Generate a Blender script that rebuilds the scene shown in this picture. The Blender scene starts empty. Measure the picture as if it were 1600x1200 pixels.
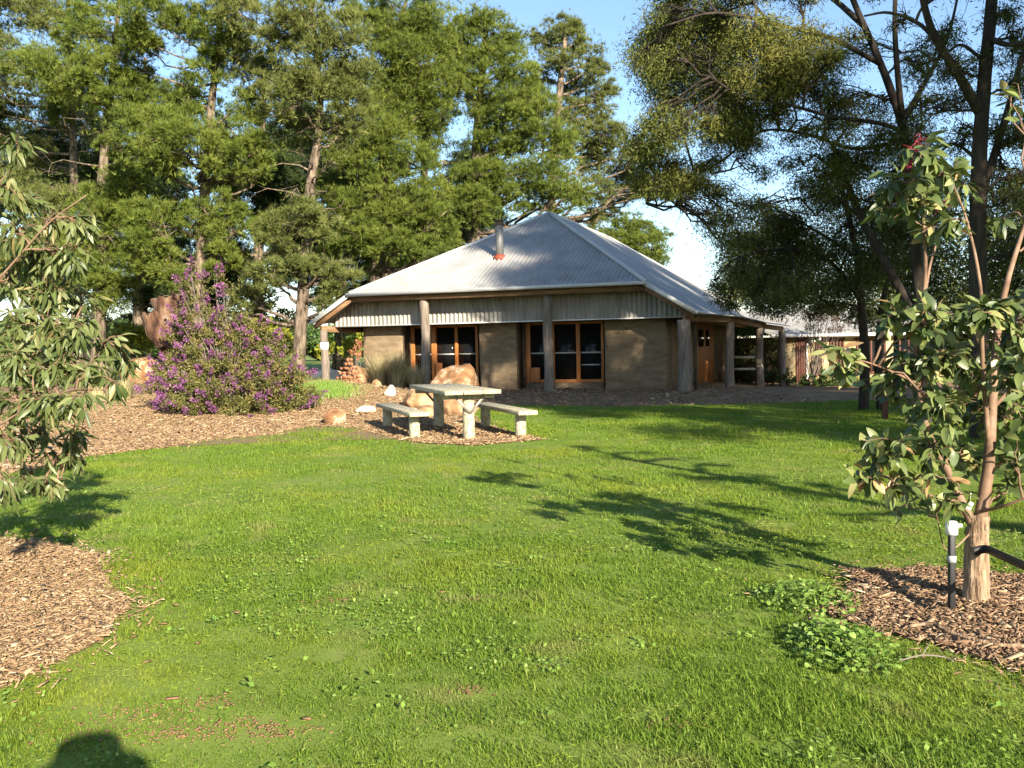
import bpy, bmesh, math, random
import numpy as np
from mathutils import Vector, Matrix, noise as mnoise

rng = np.random.default_rng(11)
random.seed(11)
S = bpy.context.scene
COL = S.collection

# ------------------------------------------------------------------ camera
F = 1470.0
CAM = np.array([0.0, 0.0, 1.6])
_p, _r = math.radians(2.34), math.radians(1.15)
_f = np.array([0, math.cos(_p), -math.sin(_p)])
_u0 = np.array([0, math.sin(_p), math.cos(_p)])
_x0 = np.array([1.0, 0, 0])
_x = math.cos(_r) * _x0 - math.sin(_r) * _u0
_u = math.cos(_r) * _u0 + math.sin(_r) * _x0


def ray(px, py):
    return _f + (px - 800) / F * _x + (600 - py) / F * _u


def P(px, py, Y):
    d = ray(px, py)
    return CAM + d * (Y / d[1])


def gz(x, y):
    """height of the ground"""
    x = np.asarray(x, float); y = np.asarray(y, float)
    m = 0.5 * np.exp(-((x + 5.6) ** 2 / (2 * 2.0 ** 2) + (y - 28.0) ** 2 / (2 * 2.2 ** 2)))
    m = m + 0.3 * np.exp(-((x + 7.6) ** 2 / (2 * 3.0 ** 2) + (y - 25.0) ** 2 / (2 * 3.0 ** 2)))
    s = lambda t: np.clip(t, 0, 1) ** 2 * (3 - 2 * np.clip(t, 0, 1))
    d = -0.45 * s((x - 5.8) / 7.0) * s((y - 27.0) / 14.0)
    und = 0.012 * np.sin(x * 1.3 + 0.5) * np.sin(y * 0.9) + 0.02 * np.sin(x * 0.45 + y * 0.3)
    fade = np.clip((y - 2) / 4, 0, 1) * np.clip((28 - y) / 4, 0, 1)
    return m + d + und * fade


def G(px, py):
    d = ray(px, py)
    z = 0.0
    for _ in range(6):
        q = CAM + d * ((z - CAM[2]) / d[2])
        z = float(gz(q[0], q[1]))
    return q


cam_d = bpy.data.cameras.new('camera')
cam = bpy.data.objects.new('camera', cam_d); COL.objects.link(cam)
cam_d.sensor_width = 36; cam_d.lens = 36 * F / 1600
cam_d.clip_start = 0.05; cam_d.clip_end = 5000
M = Matrix((tuple(_x), tuple(_u), tuple(-_f))).transposed().to_4x4()
M.translation = Vector(CAM)
cam.matrix_world = M
S.camera = cam

# ------------------------------------------------------------------ light
ELEV = math.radians(21)
SUN = np.array([0.404, -0.915, 0.0]); SUN /= np.linalg.norm(SUN)
SUNV = np.array([SUN[0] * math.cos(ELEV), SUN[1] * math.cos(ELEV), math.sin(ELEV)])
w = bpy.data.worlds.new('World'); S.world = w; w.use_nodes = True
nt = w.node_tree
sky = nt.nodes.new('ShaderNodeTexSky'); sky.sky_type = 'NISHITA'; sky.sun_disc = False
sky.sun_elevation = ELEV; sky.sun_rotation = math.atan2(SUN[0], SUN[1])
sky.air_density = 1.0; sky.dust_density = 0.4; sky.ozone_density = 2.5; sky.altitude = 100
bg = nt.nodes['Background']; nt.links.new(sky.outputs[0], bg.inputs[0]); bg.inputs[1].default_value = 0.085
sl = bpy.data.lights.new('sun', 'SUN'); sl.energy = 5.0; sl.angle = math.radians(0.53); sl.color = (1, 0.89, 0.72)
so = bpy.data.objects.new('sun', sl); COL.objects.link(so)
so.rotation_euler = Vector(tuple(SUNV)).to_track_quat('Z', 'Y').to_euler()
so.location = (20, -30, 30)
S.view_settings.view_transform = 'Standard'; S.view_settings.look = 'None'
S.view_settings.exposure = 1.6; S.view_settings.gamma = 1
S.cycles.max_bounces = 6; S.cycles.diffuse_bounces = 3; S.cycles.glossy_bounces = 2
S.cycles.transmission_bounces = 4; S.cycles.transparent_max_bounces = 6
S.cycles.caustics_reflective = False; S.cycles.caustics_refractive = False

# ------------------------------------------------------------------ materials


def mat(name, ramp, scale=4.0, rough=0.7, detail=5, bump=0.0, bscale=None, attr=0.0, transl=0.0, stretch=(1, 1, 1),
        metallic=0.0, spec=0.3, dist=0.02, noise_rough=0.6):
    """noise (mixed with the mesh attribute var by ATTR) through a colour ramp"""
    m = bpy.data.materials.new(name); m.use_nodes = True
    t = m.node_tree; N = t.nodes; L = t.links
    b = N['Principled BSDF']; out = N['Material Output']
    b.inputs['Roughness'].default_value = rough
    b.inputs['Metallic'].default_value = metallic
    b.inputs['Specular IOR Level'].default_value = spec
    tc = N.new('ShaderNodeTexCoord'); mp = N.new('ShaderNodeMapping'); mp.inputs['Scale'].default_value = stretch
    L.new(tc.outputs['Object'], mp.inputs[0])
    nz = N.new('ShaderNodeTexNoise'); nz.inputs['Scale'].default_value = scale; nz.inputs['Detail'].default_value = detail
    nz.inputs['Roughness'].default_value = noise_rough
    L.new(mp.outputs[0], nz.inputs['Vector'])
    fac = nz.outputs['Fac']
    if attr > 0:
        at = N.new('ShaderNodeAttribute'); at.attribute_name = 'var'
        mx = N.new('ShaderNodeMix'); mx.data_type = 'FLOAT'
        mx.inputs[0].default_value = attr
        L.new(fac, mx.inputs[2]); L.new(at.outputs['Fac'], mx.inputs[3]); fac = mx.outputs[0]
    cr = N.new('ShaderNodeValToRGB')
    e = cr.color_ramp.elements
    while len(e) < len(ramp): e.new(0.5)
    for k, (pos, c) in enumerate(ramp):
        e[k].position = pos; e[k].color = (c[0], c[1], c[2], 1)
    L.new(fac, cr.inputs[0])
    L.new(cr.outputs[0], b.inputs['Base Color'])
    if bump > 0:
        n2 = N.new('ShaderNodeTexNoise'); n2.inputs['Scale'].default_value = bscale or scale * 3; n2.inputs['Detail'].default_value = 6
        L.new(mp.outputs[0], n2.inputs['Vector'])
        bp = N.new('ShaderNodeBump'); bp.inputs['Strength'].default_value = bump; bp.inputs['Distance'].default_value = dist
        L.new(n2.outputs['Fac'], bp.inputs['Height']); L.new(bp.outputs[0], b.inputs['Normal'])
    if transl > 0:
        tr = N.new('ShaderNodeBsdfTranslucent'); L.new(cr.outputs[0], tr.inputs['Color'])
        ms = N.new('ShaderNodeMixShader'); ms.inputs[0].default_value = transl
        L.new(b.outputs[0], ms.inputs[1]); L.new(tr.outputs[0], ms.inputs[2]); L.new(ms.outputs[0], out.inputs['Surface'])
    return m


def add_large(m, ramp_to, scale, lo, hi, amount=1.0):
    """a second, large-scale colour mixed in by its own noise"""
    t = m.node_tree; N = t.nodes; L = t.links
    b = N['Principled BSDF']
    src = b.inputs['Base Color'].links[0].from_socket
    tc = N.new('ShaderNodeTexCoord')
    nz = N.new('ShaderNodeTexNoise'); nz.inputs['Scale'].default_value = scale; nz.inputs['Detail'].default_value = 4
    L.new(tc.outputs['Object'], nz.inputs['Vector'])
    mr = N.new('ShaderNodeMapRange'); mr.inputs[1].default_value = lo; mr.inputs[2].default_value = hi; mr.inputs[4].default_value = amount
    L.new(nz.outputs['Fac'], mr.inputs[0])
    mx = N.new('ShaderNodeMix'); mx.data_type = 'RGBA'
    L.new(mr.outputs[0], mx.inputs[0]); L.new(src, mx.inputs[6]); mx.inputs[7].default_value = (*ramp_to, 1)
    for l in list(src.links):
        if l.to_node != mx:
            ts = l.to_socket; L.remove(l); L.new(mx.outputs[2], ts)
    return m


MT = {}
MT['soil'] = mat('lawn_soil', [(0.3, (0.11, 0.16, 0.022)), (0.55, (0.16, 0.215, 0.032)), (0.75, (0.20, 0.20, 0.06))], 1.7, 0.95, 10, 0.35, 60, dist=.01)
MT['grass'] = mat('grass_blade', [(0.0, (0.08, 0.14, 0.014)), (0.45, (0.15, 0.245, 0.026)), (0.75, (0.235, 0.31, 0.04)), (1.0, (0.45, 0.38, 0.19))], 0.7, 0.55, 5, attr=0.6, transl=0.42, spec=0.25)
add_large(MT['grass'], (0.28, 0.31, 0.032), 0.55, 0.48, 0.72, 0.8)
add_large(MT['grass'], (0.12, 0.235, 0.022), 0.9, 0.55, 0.75, 0.6)
add_large(MT['grass'], (0.34, 0.29, 0.12), 1.6, 0.57, 0.72, 0.55)
MT['weed'] = mat('weed_leaf', [(0.0, (0.11, 0.20, 0.03)), (0.6, (0.22, 0.34, 0.06)), (1.0, (0.36, 0.46, 0.15))], 3, 0.5, attr=0.8, transl=0.3)
MT['mulch'] = mat('mulch_floor', [(0.25, (0.09, 0.05, 0.03)), (0.5, (0.22, 0.14, 0.08)), (0.7, (0.36, 0.25, 0.15))], 22, 0.95, 6, 0.8, 60)
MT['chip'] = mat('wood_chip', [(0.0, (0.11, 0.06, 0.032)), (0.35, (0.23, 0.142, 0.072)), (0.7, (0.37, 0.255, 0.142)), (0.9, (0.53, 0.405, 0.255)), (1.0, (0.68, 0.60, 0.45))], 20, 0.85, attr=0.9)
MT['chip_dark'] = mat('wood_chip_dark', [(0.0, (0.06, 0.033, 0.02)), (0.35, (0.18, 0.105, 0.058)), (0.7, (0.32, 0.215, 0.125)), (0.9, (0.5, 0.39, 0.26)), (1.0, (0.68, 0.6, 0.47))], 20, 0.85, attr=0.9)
MT['dirt'] = mat('dirt', [(0.3, (0.12, 0.066, 0.030)), (0.5, (0.20, 0.118, 0.056)), (0.7, (0.31, 0.20, 0.10))], 1.6, 0.95, 9, 0.7, 40)
MT['earth_wall'] = mat('rammed_earth', [(0.3, (0.14, 0.10, 0.06)), (0.55, (0.21, 0.153, 0.092)), (0.75, (0.27, 0.20, 0.122))], 2.4, 0.95, 10, 0.8, 16, stretch=(1, 1, 3.0))
add_large(MT['earth_wall'], (0.12, 0.08, 0.045), 0.9, 0.5, 0.75, 0.7)
MT['iron'] = mat('galvanised_iron', [(0.3, (0.24, 0.237, 0.228)), (0.6, (0.33, 0.326, 0.315)), (0.8, (0.40, 0.39, 0.37))], 0.9, 0.6, 8, metallic=0.08, spec=0.3)
MT['iron_wall'] = mat('weathered_iron', [(0.3, (0.19, 0.178, 0.158)), (0.55, (0.29, 0.273, 0.243)), (0.8, (0.38, 0.36, 0.32))], 2.5, 0.55, 8, metallic=0.2, stretch=(1, 1, 0.3))
MT['gutter'] = mat('gutter_metal', [(0.3, (0.42, 0.42, 0.40)), (0.7, (0.55, 0.54, 0.50))], 3, 0.5, metallic=0.2)
MT['beam'] = mat('beam_timber', [(0.3, (0.13, 0.07, 0.035)), (0.6, (0.24, 0.14, 0.07)), (0.8, (0.34, 0.21, 0.12))], 2, 0.75, 7, 0.3, 20, stretch=(1, 1, 6))
MT['orange_wood'] = mat('oiled_timber', [(0.3, (0.30, 0.10, 0.025)), (0.6, (0.43, 0.17, 0.05)), (0.8, (0.52, 0.24, 0.08))], 3, 0.5, 7, 0.15, 30, stretch=(4, 4, 0.5))
MT['post'] = mat('log_post', [(0.3, (0.095, 0.074, 0.058)), (0.5, (0.18, 0.145, 0.115)), (0.75, (0.28, 0.235, 0.19))], 5, 0.9, 8, 0.8, 16, stretch=(3, 3, 0.35))
MT['dark_wood'] = mat('dark_brown_board', [(0.3, (0.05, 0.035, 0.02)), (0.7, (0.10, 0.07, 0.04))], 4, 0.8, 5, 0.2, 20)
MT['glass'] = mat('dark_window_glass', [(0.3, (0.008, 0.009, 0.009)), (0.7, (0.014, 0.014, 0.013))], 1, 0.04, spec=0.14)
MT['white'] = mat('white_paint', [(0.3, (0.74, 0.73, 0.70)), (0.7, (0.82, 0.81, 0.78))], 6, 0.5)
MT['flue'] = mat('flue_steel', [(0.3, (0.13, 0.132, 0.13)), (0.7, (0.20, 0.20, 0.195))], 5, 0.5, metallic=0.3)
MT['flash'] = mat('red_flashing', [(0.3, (0.17, 0.04, 0.024)), (0.7, (0.25, 0.06, 0.034))], 8, 0.6)
MT['table'] = mat('weathered_timber', [(0.33, (0.20, 0.175, 0.115)), (0.5, (0.37, 0.335, 0.235)), (0.7, (0.50, 0.46, 0.34))], 5, 0.85, 8, 0.35, 25, stretch=(6, 1, 3))
MT['steel'] = mat('brace_steel', [(0.3, (0.28, 0.25, 0.21)), (0.7, (0.40, 0.36, 0.30))], 8, 0.5, metallic=0.5)
MT['rock_o'] = mat('orange_rock', [(0.30, (0.12, 0.055, 0.025)), (0.43, (0.20, 0.10, 0.045)), (0.55, (0.29, 0.165, 0.08)), (0.60, (0.42, 0.34, 0.24)), (0.64, (0.26, 0.148, 0.07))], 3.6, 0.9, 8, 0.6, 9, noise_rough=0.55)
MT['rock_t'] = mat('tan_rock', [(0.32, (0.16, 0.085, 0.04)), (0.5, (0.33, 0.19, 0.095)), (0.68, (0.46, 0.33, 0.2))], 3.6, 0.9, 8, 0.6, 9)
MT['rock_w'] = mat('pale_rock', [(0.3, (0.40, 0.33, 0.24)), (0.5, (0.56, 0.49, 0.38)), (0.7, (0.66, 0.61, 0.52))], 3, 0.9, 8, 0.5, 10)
MT['firewood'] = mat('split_firewood', [(0.2, (0.17, 0.06, 0.03)), (0.5, (0.33, 0.14, 0.07)), (0.8, (0.48, 0.27, 0.16))], 5, 0.9, 6, 0.5, 20)
MT['bark_pine'] = mat('pine_bark', [(0.36, (0.035, 0.025, 0.018)), (0.5, (0.13, 0.098, 0.07)), (0.66, (0.25, 0.195, 0.14))], 4.5, 0.95, 8, 0.9, 5, stretch=(1.6, 1.6, 0.4), dist=0.06)
MT['bark_dark'] = mat('wattle_bark', [(0.3, (0.018, 0.014, 0.011)), (0.55, (0.04, 0.031, 0.024)), (0.78, (0.10, 0.076, 0.055))], 4, 0.95, 8, 0.9, 9, stretch=(2, 2, 0.4), dist=0.04)
MT['bark_twig'] = mat('grey_twig', [(0.3, (0.10, 0.08, 0.065)), (0.7, (0.22, 0.18, 0.145))], 3, 0.9)
MT['bark_gum'] = mat('gum_bark', [(0.36, (0.05, 0.028, 0.017)), (0.47, (0.21, 0.138, 0.085)), (0.66, (0.37, 0.27, 0.18))], 14, 0.95, 8, 1.0, 22, stretch=(2.2, 2.2, 0.35), dist=0.02)
MT['stem_pink'] = mat('gum_stem', [(0.3, (0.10, 0.055, 0.034)), (0.55, (0.20, 0.125, 0.08)), (0.8, (0.32, 0.23, 0.16))], 8, 0.7)
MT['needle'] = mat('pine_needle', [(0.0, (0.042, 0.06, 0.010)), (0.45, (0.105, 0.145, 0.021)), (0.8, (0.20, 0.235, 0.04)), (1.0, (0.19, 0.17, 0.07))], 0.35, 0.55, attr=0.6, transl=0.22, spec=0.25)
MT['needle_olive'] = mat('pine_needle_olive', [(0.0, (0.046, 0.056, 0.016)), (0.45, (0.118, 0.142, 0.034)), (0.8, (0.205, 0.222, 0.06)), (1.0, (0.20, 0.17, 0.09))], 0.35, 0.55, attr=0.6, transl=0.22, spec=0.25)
MT['needle_shaded'] = mat('pine_needle_shaded', [(0.0, (0.02, 0.035, 0.012)), (0.5, (0.04, 0.065, 0.018)), (1.0, (0.07, 0.095, 0.03))], 0.35, 0.6, attr=0.6, transl=0.15, spec=0.2)  # shade of the back-row pines is put into this darker needle colour
MT['wattle'] = mat('wattle_frond', [(0.0, (0.04, 0.056, 0.015)), (0.4, (0.088, 0.11, 0.024)), (0.72, (0.16, 0.16, 0.036)), (1.0, (0.24, 0.18, 0.05))], 0.8, 0.6, attr=0.55, transl=0.22, spec=0.2)
MT['wattle_dark'] = mat('wattle_frond_dark', [(0.0, (0.04, 0.052, 0.016)), (0.5, (0.085, 0.10, 0.027)), (1.0, (0.17, 0.15, 0.05))], 0.8, 0.6, attr=0.55, transl=0.15, spec=0.2)
MT['gum_leaf'] = mat('broad_gum_leaf', [(0.0, (0.035, 0.058, 0.018)), (0.35, (0.08, 0.115, 0.034)), (0.7, (0.175, 0.205, 0.062)), (0.82, (0.31, 0.30, 0.12)), (0.92, (0.36, 0.22, 0.10)), (1.0, (0.28, 0.09, 0.05))], 6, 0.42, attr=0.85, transl=0.22, spec=0.4)
MT['gum_leaf_l'] = mat('narrow_gum_leaf', [(0.0, (0.05, 0.075, 0.022)), (0.45, (0.12, 0.155, 0.046)), (0.8, (0.21, 0.23, 0.09)), (1.0, (0.30, 0.22, 0.09))], 6, 0.42, attr=0.85, transl=0.32, spec=0.4)
MT['red'] = mat('red_blossom', [(0.0, (0.10, 0.008, 0.014)), (1.0, (0.27, 0.02, 0.04))], 6, 0.6, attr=0.9, transl=0.2)
MT['bush'] = mat('bush_leaf', [(0.0, (0.06, 0.06, 0.02)), (0.45, (0.13, 0.135, 0.035)), (0.75, (0.23, 0.19, 0.06)), (1.0, (0.28, 0.14, 0.09))], 1.2, 0.55, attr=0.7, transl=0.25)
MT['purple'] = mat('purple_blossom', [(0.0, (0.10, 0.032, 0.085)), (0.6, (0.245, 0.085, 0.215)), (1.0, (0.38, 0.20, 0.34))], 3, 0.6, attr=0.85, transl=0.25)
MT['yellow'] = mat('yellow_green_leaf', [(0.0, (0.12, 0.16, 0.015)), (0.5, (0.26, 0.28, 0.03)), (1.0, (0.42, 0.36, 0.04))], 1, 0.6, attr=0.7, transl=0.3)
MT['green'] = mat('shrub_leaf', [(0.0, (0.03, 0.065, 0.015)), (0.5, (0.07, 0.13, 0.028)), (1.0, (0.15, 0.22, 0.05))], 1, 0.5, attr=0.7, transl=0.25)
MT['brushy'] = mat('dry_twig_leaf', [(0.0, (0.055, 0.036, 0.022)), (0.5, (0.12, 0.078, 0.045)), (1.0, (0.20, 0.13, 0.07))], 1, 0.7, attr=0.7, transl=0.2)
MT['tussock'] = mat('tussock_blade', [(0.0, (0.13, 0.15, 0.05)), (0.45, (0.34, 0.31, 0.15)), (1.0, (0.58, 0.48, 0.30))], 1, 0.6, attr=0.85, transl=0.3)
MT['stump'] = mat('weathered_stump', [(0.36, (0.028, 0.014, 0.009)), (0.48, (0.10, 0.05, 0.028)), (0.58, (0.16, 0.098, 0.06)), (0.70, (0.25, 0.20, 0.16))], 2.5, 0.95, 8, 1.0, 8, stretch=(2, 2, 0.5), dist=0.06)
MT['cream'] = mat('stained_cream_render', [(0.3, (0.20, 0.12, 0.05)), (0.45, (0.38, 0.29, 0.15)), (0.7, (0.50, 0.43, 0.28))], 1.6, 0.9, 8, 0.2)
MT['redwood'] = mat('red_brown_board', [(0.3, (0.06, 0.026, 0.018)), (0.7, (0.14, 0.06, 0.04))], 3, 0.7, 6, stretch=(5, 5, 0.5))
MT['black'] = mat('black_plastic', [(0.3, (0.012, 0.012, 0.013)), (0.7, (0.02, 0.02, 0.021))], 8, 0.5)
MT['grey'] = mat('grey_tape', [(0.3, (0.28, 0.29, 0.31)), (0.7, (0.38, 0.39, 0.41))], 8, 0.6)
MT['cloth'] = mat('dark_cloth', [(0.3, (0.03, 0.035, 0.05)), (0.7, (0.05, 0.055, 0.08))], 20, 0.9)
MT['skin'] = mat('skin', [(0.3, (0.45, 0.27, 0.19)), (0.7, (0.55, 0.34, 0.25))], 10, 0.6)
MT['hair'] = mat('hair', [(0.3, (0.03, 0.02, 0.012)), (0.7, (0.07, 0.045, 0.03))], 30, 0.7)

# ------------------------------------------------------------------ mesh helpers


class MB:
    def __init__(s):
        s.v = []; s.f = []; s.n = 0; s.var = []; s.has_var = False

    def add(s, verts, faces, var=None):
        verts = np.asarray(verts, float).reshape(-1, 3)
        if isinstance(faces, np.ndarray):
            s.f.append(faces.astype(np.int64) + s.n)
        else:
            by = {}
            for f in faces: by.setdefault(len(f), []).append(f)
            for k, a in by.items(): s.f.append(np.array(a, np.int64) + s.n)
        s.v.append(verts); s.n += len(verts)
        if var is None: var = np.full(len(verts), 0.5)
        else: s.has_var = True
        s.var.append(np.asarray(var, float))
        return s

    def box(s, c, size, R=None):
        sx, sy, sz = [q / 2 for q in size]
        v = np.array([(-sx, -sy, -sz), (sx, -sy, -sz), (sx, sy, -sz), (-sx, sy, -sz), (-sx, -sy, sz), (sx, -sy, sz), (sx, sy, sz), (-sx, sy, sz)])
        if R is not None: v = v @ np.asarray(R).T
        return s.add(v + np.asarray(c), [(3, 2, 1, 0), (4, 5, 6, 7), (0, 1, 5, 4), (1, 2, 6, 5), (2, 3, 7, 6), (3, 0, 4, 7)])

    def bar(s, a, b, wid, hgt, up=(0, 0, 1)):
        """box from a to b"""
        a = np.asarray(a, float); b = np.asarray(b, float); d = b - a; l = np.linalg.norm(d); d = d / l
        up = np.asarray(up, float); side = np.cross(d, up); side /= np.linalg.norm(side); up2 = np.cross(side, d)
        R = np.stack([d, side, up2], 1)
        return s.box((a + b) / 2, (l, wid, hgt), R)

    def tube(s, pts, rad, sides=8, wob=0.0, cap=True):
        pts = np.asarray(pts, float); n = len(pts)
        rad = np.broadcast_to(np.asarray(rad, float), (n,))
        t = np.gradient(pts, axis=0); t /= np.linalg.norm(t, axis=1)[:, None] + 1e-9
        ref = np.array([0, 1.0, 0]) if abs(t[0][1]) < 0.8 else np.array([1.0, 0, 0])
        a = np.cross(t, ref); a /= np.linalg.norm(a, axis=1)[:, None] + 1e-9
        b = np.cross(t, a)
        th = np.linspace(0, 2 * np.pi, sides, endpoint=False)
        rr = rad[:, None] * (1 + wob * rng.standard_normal((n, sides))) if wob else np.repeat(rad[:, None], sides, 1)
        v = pts[:, None, :] + rr[:, :, None] * (a[:, None, :] * np.cos(th)[None, :, None] + b[:, None, :] * np.sin(th)[None, :, None])
        v = v.reshape(-1, 3)
        i = np.arange(n - 1)[:, None] * sides; j = np.arange(sides)[None, :]; j2 = (j + 1) % sides
        q = np.stack([i + j, i + j2, i + sides + j2, i + sides + j], -1).reshape(-1, 4)
        base = s.n
        s.add(v, q)
        if cap:
            s.f.append(np.array([list(range(sides))[::-1], [(n - 1) * sides + k for k in range(sides)]], np.int64) + base)
        return s

    def build(s, name, m, parent=None, smooth=False, bevel=0.0):
        me = bpy.data.meshes.new(name)
        v = np.concatenate(s.v)
        if parent is not None: v = v - np.array(parent_loc(parent))
        me.vertices.add(len(v)); me.vertices.foreach_set('co', v.astype(np.float32).ravel())
        nl = sum(a.size for a in s.f); npoly = sum(len(a) for a in s.f)
        me.loops.add(nl); me.polygons.add(npoly)
        me.loops.foreach_set('vertex_index', np.concatenate([a.ravel() for a in s.f]).astype(np.int32))
        tot = np.concatenate([np.full(len(a), a.shape[1]) for a in s.f])
        st = np.concatenate([[0], np.cumsum(tot)[:-1]])
        me.polygons.foreach_set('loop_start', st.astype(np.int32))
        if smooth: me.polygons.foreach_set('use_smooth', np.ones(npoly, bool))
        me.update(calc_edges=True); me.validate()
        if s.has_var:
            at = me.attributes.new('var', 'FLOAT', 'POINT'); at.data.foreach_set('value', np.concatenate(s.var).astype(np.float32))
        me.materials.append(m)
        o = bpy.data.objects.new(name, me); COL.objects.link(o)
        if parent is not None: o.parent = parent
        if bevel:
            bv = o.modifiers.new('bevel', 'BEVEL'); bv.width = bevel; bv.segments = 2; bv.limit_method = 'ANGLE'
        return o


def parent_loc(p):
    v = Vector((0, 0, 0))
    while p is not None:
        v = v + p.location; p = p.parent
    return v


def tag(o, label=None, cat=None, group=None, kind=None):
    if label: o['label'] = label
    if cat: o['category'] = cat
    if group: o['group'] = group
    if kind: o['kind'] = kind
    return o


def thing(name, label, cat, loc, group=None):
    o = bpy.data.objects.new(name, None); COL.objects.link(o)
    o.location = tuple(float(q) for q in loc); o.empty_display_size = 0.3
    return tag(o, label, cat, group)


def rdir(n):
    d = rng.standard_normal((n, 3)); return d / np.linalg.norm(d, axis=1)[:, None]


def norm(a): return a / (np.linalg.norm(a, axis=1)[:, None] + 1e-9)


def tri_leaves(mb, pos, d, L, W, var):
    """thin triangles from pos along d"""
    n = len(pos); side = norm(np.cross(d, rdir(n)))
    L = np.broadcast_to(L, (n,))[:, None]; W = np.broadcast_to(W, (n,))[:, None]
    v = np.stack([pos - side * W / 2, pos + side * W / 2, pos + d * L], 1).reshape(-1, 3)
    mb.add(v, np.arange(3 * n).reshape(-1, 3), np.repeat(var, 3))


def dia_leaves(mb, pos, d, L, W, var, nrm=None):
    """diamond leaves with a fold along the midrib"""
    n = len(pos); side = norm(np.cross(d, rdir(n) if nrm is None else nrm)); up = np.cross(side, d)
    L = np.broadcast_to(L, (n,))[:, None]; W = np.broadcast_to(W, (n,))[:, None]
    mid = pos + d * L * 0.45
    v = np.stack([pos, mid + side * W / 2 + up * W * .15, pos + d * L, mid - side * W / 2 + up * W * .15], 1).reshape(-1, 3)
    mb.add(v, np.arange(4 * n).reshape(-1, 4), np.repeat(var, 4))


def big_leaves(mb, pos, d, L, W, var, nrm, droop=0.25, widest=0.4, sickle=0.0):
    """leaves with a curved, folded blade: 6 stations by 3 points, and a short stalk"""
    n = len(pos); side = norm(np.cross(d, nrm)); up = norm(np.cross(side, d))
    ts = np.array([0, .14, .32, .52, .74, .9, 1.0])
    prof = np.where(ts < widest, np.sin(np.clip(ts / widest, 0, 1) * np.pi / 2) ** .7, np.cos(np.clip((ts - widest) / (1 - widest), 0, 1) * np.pi / 2) ** .75)
    prof[0] = 0.05; prof[-1] = 0.02
    L = np.broadcast_to(L, (n,)); W = np.broadcast_to(W, (n,))
    dr = droop * (0.3 + 1.4 * rng.random(n)); sk = sickle * rng.choice([-1, 1], n); fold = .05 + .3 * rng.random(n)
    wav = rng.random(n) * 6
    rows = []
    for t, p_ in zip(ts, prof):
        c = pos + d * (L * t)[:, None] - up * (L * dr * t * t)[:, None] + side * (L * sk * t * (1 - t))[:, None]
        hw = (W * p_ / 2)[:, None]
        lift = (W * p_ / 2 * (fold + .15 * np.sin(wav + t * 7)))[:, None]
        rows += [c - side * hw + up * lift, c, c + side * hw + up * lift * .8]
    v = np.stack(rows, 1)
    k = v.shape[1]; m = len(ts)
    q = []
    for i in range(m - 1):
        for j in range(2):
            q.append((i * 3 + j, i * 3 + j + 1, i * 3 + j + 4, i * 3 + j + 3))
    q = np.array(q)[None] + (np.arange(n) * k)[:, None, None]
    mb.add(v.reshape(-1, 3), q.reshape(-1, 4), np.repeat(var, k))


def in_ell(n, shell=0.5):
    """points in the unit ball, biased to the shell"""
    return rdir(n) * (shell + (1 - shell) * rng.random(n) ** (1 / 2))[:, None]


def bend(a, b, k=5, sag=0.1, jit=0.08):
    a = np.asarray(a, float); b = np.asarray(b, float); t = np.linspace(0, 1, k)
    l = np.linalg.norm(b - a)
    p = a + (b - a) * t[:, None]
    p[:, 2] += sag * l * np.sin(np.pi * t)
    if k > 2: p[1:-1] += rng.standard_normal((k - 2, 3)) * jit * l * .5
    return p


def smooth_path(pts, k=4):
    """Catmull-Rom through the points"""
    pts = np.asarray(pts, float); n = len(pts)
    if n < 3: return np.linspace(pts[0], pts[-1], k + 1)
    e = np.concatenate([[2 * pts[0] - pts[1]], pts, [2 * pts[-1] - pts[-2]]])
    out = []
    for i in range(n - 1):
        p0, p1, p2, p3 = e[i:i + 4]
        for t in np.linspace(0, 1, k, endpoint=False):
            out.append(.5 * (2 * p1 + (p2 - p0) * t + (2 * p0 - 5 * p1 + 4 * p2 - p3) * t * t + (3 * p1 - p0 - 3 * p2 + p3) * t ** 3))
    out.append(pts[-1])
    return np.array(out)


def pine_mass(mb, c, rad, od=2.2, nl=0.28, nw=0.026, K=8, tone=0.0):
    """a bough of pine foliage: sub-clumps of needle tufts"""
    rad = np.asarray(rad, float)
    area = math.pi * rad[0] * rad[2]
    nt_ = max(40, int(area * od * 2 / (K * .5 * nl * nw)))
    ns = max(6, int(6 + area * 2.6))
    sub = in_ell(ns, .25) * rad * .82
    sr = min(rad[0], rad[2]) * (.18 + .3 * rng.random(ns))
    k = rng.integers(0, ns, nt_)
    o = in_ell(nt_, .45); o[:, 2] = np.abs(o[:, 2]) * np.where(rng.random(nt_) < .8, 1, -1)
    pos = np.asarray(c) + sub[k] + o * sr[k][:, None] * np.array([1.05, 1.05, .8])
    loose = rng.random(nt_) < .08
    pos = np.where(loose[:, None], np.asarray(c) + in_ell(nt_, .5) * rad * (1.0 + .35 * rng.random(nt_))[:, None], pos)
    d0 = norm(o * .9 + np.array([0, 0, .55]) + rdir(nt_) * .45 + sub[k] / rad.max() * .5)
    tv = np.clip(.45 + .16 * rng.standard_normal(ns)[k] + .13 * rng.standard_normal(nt_) + tone, 0, .97)
    tv = np.where(rng.random(nt_) < .03, 1.0, tv)
    p = np.repeat(pos, K, 0); d = norm(np.repeat(d0, K, 0) + rdir(nt_ * K) * .75)
    tri_leaves(mb, p, d, nl * (.65 + .6 * rng.random(nt_ * K)), nw, np.repeat(tv, K))
    return np.asarray(c) + sub


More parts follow.
